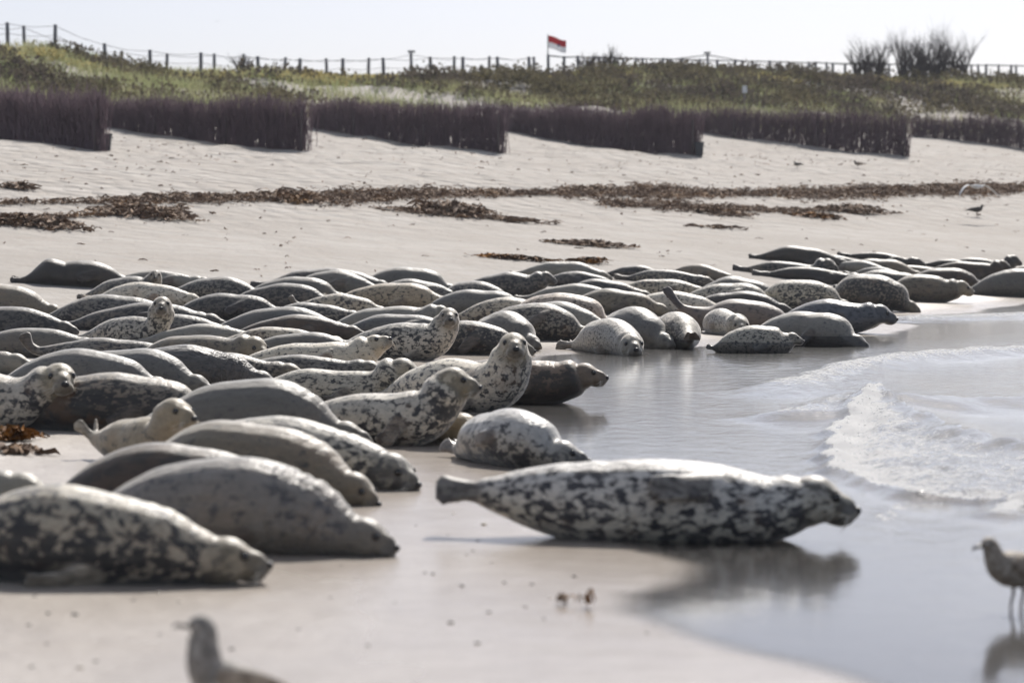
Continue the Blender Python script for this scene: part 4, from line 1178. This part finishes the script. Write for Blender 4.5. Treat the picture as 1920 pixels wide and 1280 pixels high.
# ---- seals that show only a back or a flank between the others
seal('dark speckled flank showing right of the upright spotted seal at left', (240, 588, 452, 642), 'mott', yaw=-6, face=False)
seal('grey back showing just behind the white belly-up seal', (520, 622, 712, 676), 'grey', yaw=-8, face=False)
seal('dim mottled back left of the upright spotted seal, at the left edge', (-80, 574, 150, 634), 'mott2', yaw=-6, face=False)
seal('dusky back between the olive grey seal and the tan speckled seal', (500, 530, 640, 582), 'mott2', yaw=-8, face=False)
seal('mottled back under the rounded olive seal of the back row', (690, 522, 880, 572), 'mott', yaw=-8, face=False)
seal('cream spotted back right of the smooth blue-grey humped seal', (900, 556, 1072, 612), 'spot', yaw=-10, face=False)
seal('charcoal back below the dark seal with pointed flippers', (1040, 522, 1230, 568), 'mott2', yaw=-6, face=False)
seal('olive back right of the smooth pale olive seal', (1090, 540, 1262, 594), 'tan2', yaw=-10, face=False)
seal('speckled back above the rosy brown seal with waving flippers', (1300, 530, 1470, 582), 'spot3', yaw=-8, face=False)
seal('black back left of the stout mottled cream seal', (1340, 545, 1490, 594), 'dplain', yaw=-8, face=False)
seal('dark back right of the stout mottled cream seal, between two dark seals', (1560, 505, 1760, 556), 'mott2', yaw=-8, face=False)
seal('brown back behind the seal lifting a tan head at far right', (1690, 502, 1860, 548), 'brown', yaw=-6, face=False)
seal('grey back directly above the alert dark spotted seal', (700, 588, 880, 640), 'grey2', yaw=-8, face=False)
seal('pale back between the tan peering seal and the cream peppered seal', (330, 606, 520, 656), 'lgrey', yaw=-6, face=False)
seal('mottled back behind the speckled seal with lifted whiskered head', (560, 664, 730, 716), 'mott', yaw=-8, face=False)
seal('dark back right of the slate wrinkled seal', (390, 660, 580, 722), 'dark3', yaw=-10, face=False)


# ---- fit all, then remesh the blended surfaces in one go
tmp_col = bpy.data.collections.new('tmp'); COL.children.link(tmp_col)
for p in SEALS:
    s, x, y, L, H, phi = fit_seal(p)
    if p['L'] is None and L < p['minL']:
        p['L'] = p['minL']; p['anchor'] = 'r' if math.cos(rad(p['yaw'])) > 0 else 'l'   # its hind end is hidden: give it its real length
        s, x, y, L, H, phi = fit_seal(p, (x, y, H, phi), 6)
    p.update(s=s, x=x, y=y, Lf=L, Hf=H)
    vs = np.concatenate([s.trunk, s.head, s.fv])
    fs = list(s.trunk_f) + [tuple(i + len(s.trunk) for i in f) for f in s.head_f] + [tuple(i + len(s.trunk) + len(s.head) for i in f) for f in s.ff]
    o = mesh_obj('tmp_seal', vs, fs, col=tmp_col)
    m = o.modifiers.new('r', 'REMESH'); m.mode = 'VOXEL'
    m.voxel_size = float(np.clip(y / 3413.0 * 1.6, .0115, .0235)); m.adaptivity = 0
    k = o.modifiers.new('s', 'SMOOTH'); k.factor = .5; k.iterations = int(np.clip(.07 / m.voxel_size, 3, 6))
    p['tmp'] = o
dg = bpy.context.evaluated_depsgraph_get()
dg.update()
GROUPNAME = 'grey seals hauled out along the shore'
for p in SEALS:
    s = p['s']
    ev = p['tmp'].evaluated_get(dg)
    me = bpy.data.meshes.new_from_object(ev)
    n = len(me.vertices)
    co = np.empty(n * 3, np.float32); me.vertices.foreach_get('co', co); co = co.reshape(-1, 3).astype(float)
    d2 = (s.C ** 2).sum(1)[None] - 2 * co @ s.C.T
    idx = d2.argmin(1)
    rel = co - s.C[idx]
    ro = rad(p['roll'])
    ux = (rel * s.U[idx]).sum(1) / s.r[idx]; sx = (rel * s.S[idx]).sum(1) / s.r[idx]
    dors = np.clip(ux * math.cos(ro) + sx * math.sin(ro), -1.3, 1.3)
    hl = (co - s.hc) @ s.R / s.hs
    he = np.sqrt(((hl - np.array([.05, 0, -.01])) / np.array([.20, .135, .135])) ** 2 @ np.ones(3))
    hd = 1 - sstep(.70, 1.30, he)
    mz = sstep(.125, .175, hl[:, 0]) * hd
    eye_d = np.minimum(np.linalg.norm(hl - np.array([.084, .068, .026]), axis=1), np.linalg.norm(hl - np.array([.084, -.068, .026]), axis=1))
    mz = np.maximum(mz, .9 * (1 - sstep(.018, .032, eye_d)))
    lip = np.abs(hl[:, 2] + .062 - .25 * (hl[:, 0] - .15)) < .007
    mz = np.maximum(mz, (lip & (hl[:, 0] > .10) & (hd > .5)) * .8)
    fl = np.zeros(n)
    for pts, W, d, sc, nr in s.flip:
        q = np.concatenate([pts[i] + (pts[i + 1] - pts[i]) * np.linspace(0, 1, 5)[:, None] for i in range(len(pts) - 1)])
        dd = near_dist(co, q[5:])
        fl = np.maximum(fl, 1 - sstep(.05 * sc, .095 * sc, dd))
    for pts in s.hind:
        q = np.concatenate([pts[i] + (pts[i + 1] - pts[i]) * np.linspace(0, 1, 5)[:, None] for i in range(len(pts) - 1)])
        dd = near_dist(co, q[4:])
        fl = np.maximum(fl, 1 - sstep(.06, .13, dd))
    x, y = p['x'], p['y']; yaw = rad(p['yaw']); cr, sr = math.cos(yaw), math.sin(yaw)
    z0 = float(terrain(x, y))
    def conform(v):
        v = np.array(v, float); v[:, 2] += terrain(x + v[:, 0] * cr - v[:, 1] * sr, y + v[:, 0] * sr + v[:, 1] * cr) - z0
        return v
    co2 = conform(co).astype(np.float32)
    me.vertices.foreach_set('co', co2.ravel())
    for k, a in (('dors', dors), ('su', s.t[idx]), ('hd', hd), ('mz', mz), ('fl', fl)):
        at = me.attributes.new(k, 'FLOAT', 'POINT'); at.data.foreach_set('value', a.astype(np.float32))
    me.polygons.foreach_set('use_smooth', np.ones(len(me.polygons), bool))
    me.materials.clear(); me.materials.append(CO[p['coat']])
    me.name = 'seal_body'
    root = empty('grey_seal', (x, y, z0), yaw)
    tag(root, p['label'], 'seal', GROUPNAME)
    body = bpy.data.objects.new('body', me); COL.objects.link(body); body.parent = root
    if p['face']:
        hs, R, hc = s.hs, s.R, s.hc
        shift = conform(np.array([hc]))[0] - hc
        Rm = np.asarray(R)
        for sd in (1, -1):
            v, f = ellipsoid_mesh(hc + R @ np.array([.086, sd * .068, .026]) * hs + shift, np.array([.0205, .018, .0205]) * hs, Rm, 10, 8)
            mesh_obj('eye', v, f, M_EYE, root, True)
        v, f = ellipsoid_mesh(hc + R @ np.array([.190, 0, -.014]) * hs + shift, np.array([.016, .027, .020]) * hs, Rm, 10, 8)
        mesh_obj('nose', v, f, M_NOSE, root, True)
        if p['whisk']:
            mb = MB()
            for sd in (1, -1):
                for q in range(9):
                    a0 = np.array([.145 + .012 * (q % 3), sd * .058, -.036 - .009 * (q // 3)]) * hs
                    l = (.075 + .012 * (q % 3)) * hs
                    dr = np.array([.05 - .22 * (q % 3), sd * .85, -.25 - .22 * (q // 3)]); dr /= np.linalg.norm(dr)
                    a1 = a0 + dr * l * .55; a2 = a0 + dr * l + np.array([-.25, 0, -.12]) * l * .5
                    mb.tube([hc + R @ a + shift for a in (a0, a1, a2)], [.0013, .0011, .0005], 4)
            tag(mb.build('whiskers', M_WHISK, root), kind='stuff')
    if p['claws']:
        for pts, W, d, sc, nr in s.flip:
            if not nr: continue
            for q in range(5):
                o_ = (q - 2) / 2.0
                a0 = pts[3] + W * o_ * .055 * sc + d * (.04 - .018 * abs(o_)) * sc
                a1 = a0 + d * .028 * sc; a2 = a0 + d * .050 * sc - np.array([0, 0, .008])
                P_ = conform(np.array([a0, a1, a2]))
                v, f = tube_mesh(P_, [.0085 * sc, .007 * sc, .002 * sc], 6)
                mesh_obj('claw', v, f, M_CLAW, root, True)
for p in SEALS:
    bpy.data.objects.remove(p['tmp'], do_unlink=True)
bpy.data.collections.remove(tmp_col)

# ================================================================== WRACK, BIRDS AND SMALL THINGS
def kelp_material(name, c1, c2, c3):
    m, nt, out = new_mat(name); g = G(nt)
    pos = g.node('ShaderNodeNewGeometry').outputs['Position']
    n = g.noise(pos, 4.5, 3.0, .6); n2 = g.noise(pos, 1.3, 3.0, .6)
    c = g.mix(g.step(n, .38, .62), c4(c1), c4(c2)); c = g.mix(g.math('MULTIPLY', g.step(n2, .55, .70), .8), c, c4(c3))
    b = g.pbsdf(Roughness=.8); b.inputs['Specular IOR Level'].default_value = .2; g.link(c, b.inputs['Base Color']); g.link(b.outputs[0], out.inputs['Surface'])
    return m
M_KELP = kelp_material('dried_kelp', (.13, .085, .06), (.24, .16, .105), (.33, .20, .10))
M_KELPO = kelp_material('orange_kelp', (.05, .025, .012), (.20, .085, .018), (.45, .20, .03))

def ribbons(cx, cy, z, ln, wid, lift, turn=.7, seg=4):
    """crumpled flat strips; arrays of centres -> verts, faces"""
    n = len(cx); th = RNG.uniform(0, 2 * math.pi, n)
    p = np.stack([cx, cy, z + .01], 1); rows = []
    roll = RNG.uniform(-.9, .9, n)
    for k in range(seg + 1):
        nrm = np.stack([-np.sin(th) * np.cos(roll), np.cos(th) * np.cos(roll), np.sin(roll)], 1)
        w = wid * (.35 + .65 * math.sin(math.pi * (k + .5) / (seg + 1)))
        q = p.copy(); q[:, 2] += lift * RNG.random(n) * (1 if 0 < k < seg else .25)
        rows.append(q - nrm * w[:, None]); rows.append(q + nrm * w[:, None])
        th = th + RNG.normal(0, turn, n); roll = roll + RNG.normal(0, .5, n)
        p = p + np.stack([np.cos(th), np.sin(th), 0 * th], 1) * (ln / seg)[:, None]
    v = np.stack(rows, 1); m = v.shape[1]
    f = [(2 * k, 2 * k + 1, 2 * k + 3, 2 * k + 2) for k in range(seg)]
    F = (np.array(f)[None] + (np.arange(n) * m)[:, None, None]).reshape(-1, 4)
    return v.reshape(-1, 3), F

def weed_pile(px, py, wx, wy, h, n, lab, name='seaweed_pile', mat=M_KELP, kind=None, ln=(.15, .5), wid=(.012, .035)):
    A = ground(px, py)
    q = RNG.normal(0, .42, (n, 2)); q = q[np.hypot(q[:, 0], q[:, 1]) < 1.1]; n = len(q)
    x = A[0] + q[:, 0] * wx; y = A[1] + q[:, 1] * wy
    pile = h * np.clip(1 - (q[:, 0] ** 2 + q[:, 1] ** 2), 0, 1) * RNG.random(n)
    v, F = ribbons(x, y, terrain(x, y) + pile, RNG.uniform(*ln, n), RNG.uniform(*wid, n), h * .25 + .03)
    v = v - A
    o = mesh_obj(name, v, F, mat, None, False); o.location = A
    tag(o, lab, 'seaweed', 'clumps of washed-up seaweed')
    return o

# the long wrack lines: uncountable strands
def wrack(label, path, n, band, lift):
    pts = [ground(*p, dmin=45) for p in path]
    seg = RNG.integers(0, len(pts) - 1, n)
    cum = np.array([math.dist(pts[i][:2], pts[i + 1][:2]) for i in range(len(pts) - 1)]); seg = RNG.choice(len(cum), n, p=cum / cum.sum())
    u = RNG.random(n); A = np.array(pts)
    x = A[seg, 0] + (A[seg + 1, 0] - A[seg, 0]) * u; y = A[seg, 1] + (A[seg + 1, 1] - A[seg, 1]) * u
    d = np.clip(fnoise(x * .55, y * .12, 71, 3) * 1.8 - .40, .12, 1.5)
    y = y + RNG.normal(0, 1, n) * band * d; k = RNG.random(n) < d
    x, y = x[k], y[k]; n = len(x)
    pile = lift * RNG.random(n) ** 2 * (.3 + fnoise(x * 1.5, y * 1.0, 73))
    v, F = ribbons(x, y, terrain(x, y) + pile, RNG.uniform(.07, .32, n), RNG.uniform(.007, .022, n), .05)
    o = mesh_obj('seaweed_wrack', v, F, M_KELP)
    tag(o, label, 'seaweed', kind='stuff')
wrack('brown seaweed line running across the whole upper beach', [(-120, 385), (150, 382), (350, 377), (640, 372), (900, 366), (1250, 364), (1550, 366), (1800, 358), (2050, 352)], 30000, 1.2, .11)
wrack('second thinner seaweed line on the right of the beach', [(1130, 383), (1350, 392), (1480, 398), (1640, 396)], 5200, .7, .08)
wrack('lower seaweed line at the left of the beach', [(-120, 424), (90, 412), (230, 402), (340, 398)], 4600, .6, .10)

# crumbs of weed and driftwood strewn over the whole beach
nn = 3200
vv_ = RNG.uniform(58, 114, nn); xx_ = RNG.uniform(-24, 32, nn); yy_ = vv_ + V_K * xx_
kk_ = RNG.random(nn) < .25 + .75 * sstep(.45, .65, fnoise(xx_ * .35, yy_ * .2, 77))
xx_, yy_ = xx_[kk_], yy_[kk_]
v_, F_ = ribbons(xx_, yy_, terrain(xx_, yy_), RNG.uniform(.04, .22, len(xx_)), RNG.uniform(.006, .022, len(xx_)), .03)
tag(mesh_obj('beach_debris', v_, F_, M_KELP), 'scattered crumbs of dry weed and debris on the upper beach', 'debris', kind='stuff')
weed_pile(850, 402, 1.0, .9, .22, 420, 'high dark seaweed heap left of the beach centre')
weed_pile(790, 400, .9, .5, .07, 140, 'flat seaweed tail trailing left of the high dark heap')
weed_pile(960, 414, .9, .5, .05, 120, 'flat string of seaweed trailing right of the high dark heap')
weed_pile(545, 376, .9, .8, .18, 300, 'rounded brown seaweed mound on the upper wrack line')
weed_pile(275, 406, 1.0, .8, .17, 380, 'black seaweed heap in the left wrack lines')
weed_pile(60, 424, 1.2, .8, .16, 420, 'wide dark seaweed heap at the left edge of the beach')
weed_pile(35, 355, .30, .3, .12, 70, 'lone small dark seaweed clump high on the left beach')
weed_pile(1112, 461, 1.05, .35, .07, 200, 'thin dark streak of seaweed on bare sand, centre right')
weed_pile(960, 486, .75, .25, .04, 130, 'rusty seaweed strip just behind the back row of seals', mat=M_KELPO)
weed_pile(1108, 493, .3, .25, .06, 60, 'reddish seaweed tuft behind the pale mottled back row seal', mat=M_KELPO)
weed_pile(1600, 398, .8, .8, .14, 260, 'brown seaweed heap at the right end of the second line')
weed_pile(1350, 402, .9, .7, .08, 180, 'flat brown seaweed patch in the second line, right of centre')
weed_pile(1530, 408, .7, .5, .07, 130, 'small orange brown seaweed patch below the second line', mat=M_KELPO)
weed_pile(1345, 428, .5, .3, .02, 40, 'faint seaweed smear on sand right of centre')
weed_pile(18, 826, .15, .22, .06, 80, 'glossy orange kelp bunch on sand at the left edge', mat=M_KELPO, ln=(.08, .25))
weed_pile(26, 850, .22, .20, .02, 60, 'dark kelp scraps below the orange kelp bunch', ln=(.06, .2))
weed_pile(1812, 944, .16, .35, .05, 70, 'brown kelp tangle rolling in the foam at right', ln=(.08, .25))
weed_pile(1056, 1133, .035, .05, .015, 14, 'tiny dark red weed scrap on wet foreground sand', ln=(.02, .05), wid=(.004, .009))
weed_pile(1101, 1140, .03, .05, .045, 16, 'tiny amber weed tuft standing on wet foreground sand', mat=M_KELPO, ln=(.02, .05), wid=(.004, .010))

# ---- pebbles and shell bits
M_PEB = simple_mat('dark_pebble', (.06, .052, .047), .6, .3, 30)
M_SHELL = simple_mat('pale_shell', (.50, .44, .36), .5, .2, 30)
def pebble_mesh(seed):
    rnd = np.random.default_rng(seed)
    v, f = ellipsoid_mesh((0, 0, .3), (1, .75, .45), None, 9, 6)
    v = np.array(v); v *= 1 + .18 * (rnd.random((len(v), 1)) - .5)
    return v, f
pm = []
for i in range(4):
    v, f = pebble_mesh(i)
    for mt in (M_PEB, M_SHELL):
        me = bpy.data.meshes.new('pebble'); me.from_pydata([tuple(q) for q in v], [], f); me.update()
        me.polygons.foreach_set('use_smooth', np.ones(len(f), bool)); me.materials.append(mt); pm.append(me)
def pebble(px, py, size, shell=False):
    A = ground(px, py)
    me = pm[(int(px) % 4) * 2 + (1 if shell else 0)]
    o = bpy.data.objects.new('shell_bit' if shell else 'pebble', me); COL.objects.link(o)
    o.location = A; o.scale = (size, size, size * .8); o.rotation_euler = (0, 0, px * 1.7)
    if shell: tag(o, 'small pale shell bit lying on the foreground sand', 'shell', 'shell bits on the sand')
    else: tag(o, 'small dark pebble lying on the foreground sand', 'pebble', 'pebbles on the foreground sand')
for px, py, sz in ((65, 1118, .010), (90, 1150, .012), (141, 1153, .017), (54, 1172, .010), (88, 1207, .009), (434, 1217, .012), (250, 1126, .009),
                   (895, 1014, .010), (887, 1033, .008), (875, 1040, .008), (922, 1055, .006), (812, 1076, .012), (866, 1099, .014), (797, 1074, .009),
                   (946, 1093, .011), (998, 1096, .011), (1077, 1081, .013), (917, 1148, .012), (845, 1168, .016), (895, 1206, .014), (1213, 1187, .009),
                   (560, 1180, .008), (620, 1120, .008), (690, 1210, .010), (300, 1190, .008), (180, 1240, .010), (1515, 1200, .010), (1700, 1240, .012), (985, 1138, .009), (60, 1250, .012),
                   (740, 1130, .007), (640, 1060, .008), (1020, 1160, .007), (780, 985, .007), (840, 1003, .007)):
    pebble(px, py, sz)
for px, py, sz in ((907, 984, .018), (297, 1112, .013), (337, 1128, .014), (150, 1252, .015), (1030, 1122, .010), (1062, 1118, .010), (850, 963, .010)):
    pebble(px, py, sz, True)

# ---- gulls
def feather_mat(name, c1, c2, c3, sc=38.0):
    m, nt, out = new_mat(name); g = G(nt)
    co = g.node('ShaderNodeTexCoord').outputs['Object']
    n = g.noise(co, sc, 3.0, .6); vv = g.voro(g.vmath('MULTIPLY', co, (.6, 1, 1)), sc * 1.3)
    c = g.mix(g.step(n, .38, .62), c4(c1), c4(c2)); c = g.mix(g.math('MULTIPLY', g.step(vv, .35, .6), .6), c, c4(c3))
    b = g.pbsdf(Roughness=.75); g.link(c, b.inputs['Base Color'])
    g.link(g.bump(vv, .4, .01), b.inputs['Normal']); g.link(b.outputs[0], out.inputs['Surface'])
    return m
M_GBODY = feather_mat('gull_breast_feathers', (.34, .29, .235), (.55, .49, .42), (.22, .18, .14))
M_GBODY2 = feather_mat('gull_grey_head_feathers', (.25, .24, .225), (.42, .395, .365), (.15, .135, .12), 30)
M_GWING = feather_mat('gull_wing_feathers', (.13, .10, .075), (.30, .24, .185), (.50, .43, .35), 26)
M_WHITEF = feather_mat('white_feathers', (.62, .62, .62), (.75, .75, .75), (.5, .5, .51), 10)
M_BILL = simple_mat('gull_bill', (.035, .030, .030), .45, .2, 20)
M_LEG = simple_mat('gull_leg', (.16, .115, .10), .6, .2, 20)
M_CROW = feather_mat('dark_feathers', (.035, .033, .034), (.06, .056, .055), (.03, .03, .03), 12)

def standing_bird(lab, px, py, scale, yaw, body, wing, headup=1.0, cat='gull', name='gull', small=False, pitch=0):
    A = ground(px, py)
    root = empty(name, A, rad(yaw)); root.rotation_euler = (0, rad(pitch), rad(yaw)); tag(root, lab, cat)
    k = scale
    hz = .045 * (headup - 1)
    sp = [(-.30, 0, .178), (-.24, 0, .185), (-.16, 0, .195), (-.08, 0, .200), (0, 0, .200), (.06, 0, .208), (.10, 0, .228), (.122, 0, .255 + hz * .4), (.134, 0, .283 + hz * .8), (.142, 0, .306 + hz), (.158, 0, .317 + hz), (.176, 0, .314 + hz), (.188, 0, .309 + hz)]
    rd = [(.030, .007), (.036, .018), (.050, .042), (.066, .064), (.076, .076), (.073, .074), (.062, .060), (.046, .045), (.037, .037), (.035, .037), (.032, .034), (.022, .022), (.010, .011)]
    # resample the spine smoothly
    S0 = np.array(sp); tt = np.linspace(0, 1, len(sp)); t2 = np.linspace(0, 1, 34)
    sm = lambda a: np.convolve(np.pad(np.interp(t2, tt, a), 2, mode='edge'), [.1, .2, .4, .2, .1], 'valid')
    if headup > 1.5: rd = rd[:7] + [(a * 1.22, b * 1.22) for a, b in rd[7:]]
    P = np.stack([sm(S0[:, i]) for i in range(3)], 1) * k
    R0 = np.array(rd); RR = np.stack([sm(R0[:, i]) for i in range(2)], 1) * k
    v, f = tube_mesh(P, [tuple(r) for r in RR], 18, wide=(0, 1, 0))
    mesh_obj('body', v, f, body, root, True)
    mb = MB(); mb.tube(np.array([(.178, 0, .312 + hz), (.205, 0, .309 + hz), (.228, 0, .305 + hz), (.240, 0, .296 + hz)]) * k, [(.0095 * k, .012 * k), (.008 * k, .010 * k), (.006 * k, .009 * k), (.002 * k, .003 * k)], 8)
    mb.build('bill', M_BILL, root, True)
    for sd in (1, -1):
        mb = MB(); mb.ellipsoid(np.array((.164, sd * .029, .322 + hz)) * k, np.array((.006, .004, .006)) * k, None, 8, 6)
        if not small: mb.build('eye', M_EYE, root, True)
        pts = np.array([(.085, sd * .058, .222), (.04, sd * .080, .222), (-.04, sd * .082, .214), (-.13, sd * .062, .204), (-.22, sd * .040, .196), (-.32, sd * .018, .186), (-.37, sd * .008, .180)]) * k
        rw = [(.022 * k, .012 * k), (.046 * k, .016 * k), (.055 * k, .016 * k), (.046 * k, .014 * k), (.030 * k, .010 * k), (.014 * k, .006 * k), (.004 * k, .003 * k)]
        v, f = tube_mesh(pts, rw, 12, wide=(0, sd * .35, 1))
        mesh_obj('wing', v, f, wing, root, True)
        mb = MB(); mb.tube(np.array([(.0, sd * .030, .15), (-.004, sd * .031, .105), (.010, sd * .032, .055), (.004, sd * .032, .004)]) * k, [.012 * k, .0065 * k, .0055 * k, .005 * k], 7)
        for a in (-.5, 0, .5):
            mb.tube(np.array([(.004, sd * .032, .005), (.004 + .045 * math.cos(a), sd * .032 + .045 * math.sin(a), .004)]) * k, [.005 * k, .003 * k], 5)
        mb.build('leg', M_LEG, root, True)
    return root
standing_bird('blurred brown young gull in the lower left foreground, head turned left', 412, 1408, .98, 204, M_GBODY2, M_GWING, 2.0, pitch=-14)
standing_bird('brown young gull standing in the shallow water at the right edge', 1908, 1160, 1.02, 212, M_GBODY, M_GWING, .9)
standing_bird('dark bird standing on sand below the wrack line at far right', 1832, 407, .95, 20, M_CROW, M_CROW, .6, 'bird', 'dark_bird', True)
standing_bird('tiny dark bird on the upper beach, left of a similar one', 1495, 316, .62, 200, M_CROW, M_CROW, 1.0, 'bird', 'small_bird', True)
standing_bird('tiny bird on the upper beach below the fence second from the right edge', 1609, 316, .72, 170, M_CROW, M_GWING, 1.0, 'bird', 'small_bird', True)

def flying_bird(lab, px, py, d, span, yaw, body, droop=.16):
    r = ray(px, py); k = d / r[1]; A = np.array([0, 0, CAM_H]) + r * k
    root = empty('flying_gull', A, rad(yaw)); tag(root, lab, 'gull')
    s_ = span / 2
    P = np.array([(-.22, 0, .0), (-.12, 0, .0), (0, 0, 0), (.1, 0, .005), (.17, 0, .012), (.22, 0, .01), (.27, 0, .0)]) * span / 1.2
    v, f = tube_mesh(P, [q * span / 1.2 for q in (.012, .035, .055, .05, .035, .03, .006)], 12)
    mesh_obj('body', v, f, body, root, True)
    for sd in (1, -1):
        pts = []; rd = []
        for i in range(9):
            a = i / 8
            pts.append((.03 - .10 * a * a + .05 * math.sin(a * 3.1), sd * s_ * a, .05 * math.sin(min(1, a * 1.6) * 1.57) * span / 1.2 - droop * span / 1.2 * max(0, a - .35) ** 1.6 * 1.7))
            rd.append(((.085 * (1 - a) ** .6 + .008) * span / 1.2, .010 * span / 1.2 * (1 - .6 * a)))
        v, f = tube_mesh(pts, rd, 10, wide=(1, 0, 0))
        mesh_obj('wing', v, f, body, root, True)
flying_bird('white gull gliding low over the seaweed line at far right with arched wings', 1833, 350, 84, 1.25, 120, M_WHITEF, .34)
flying_bird('speck of a distant gull in the sky at upper left', 408, 40, 240, .40, 60, M_GBODY2, .1)
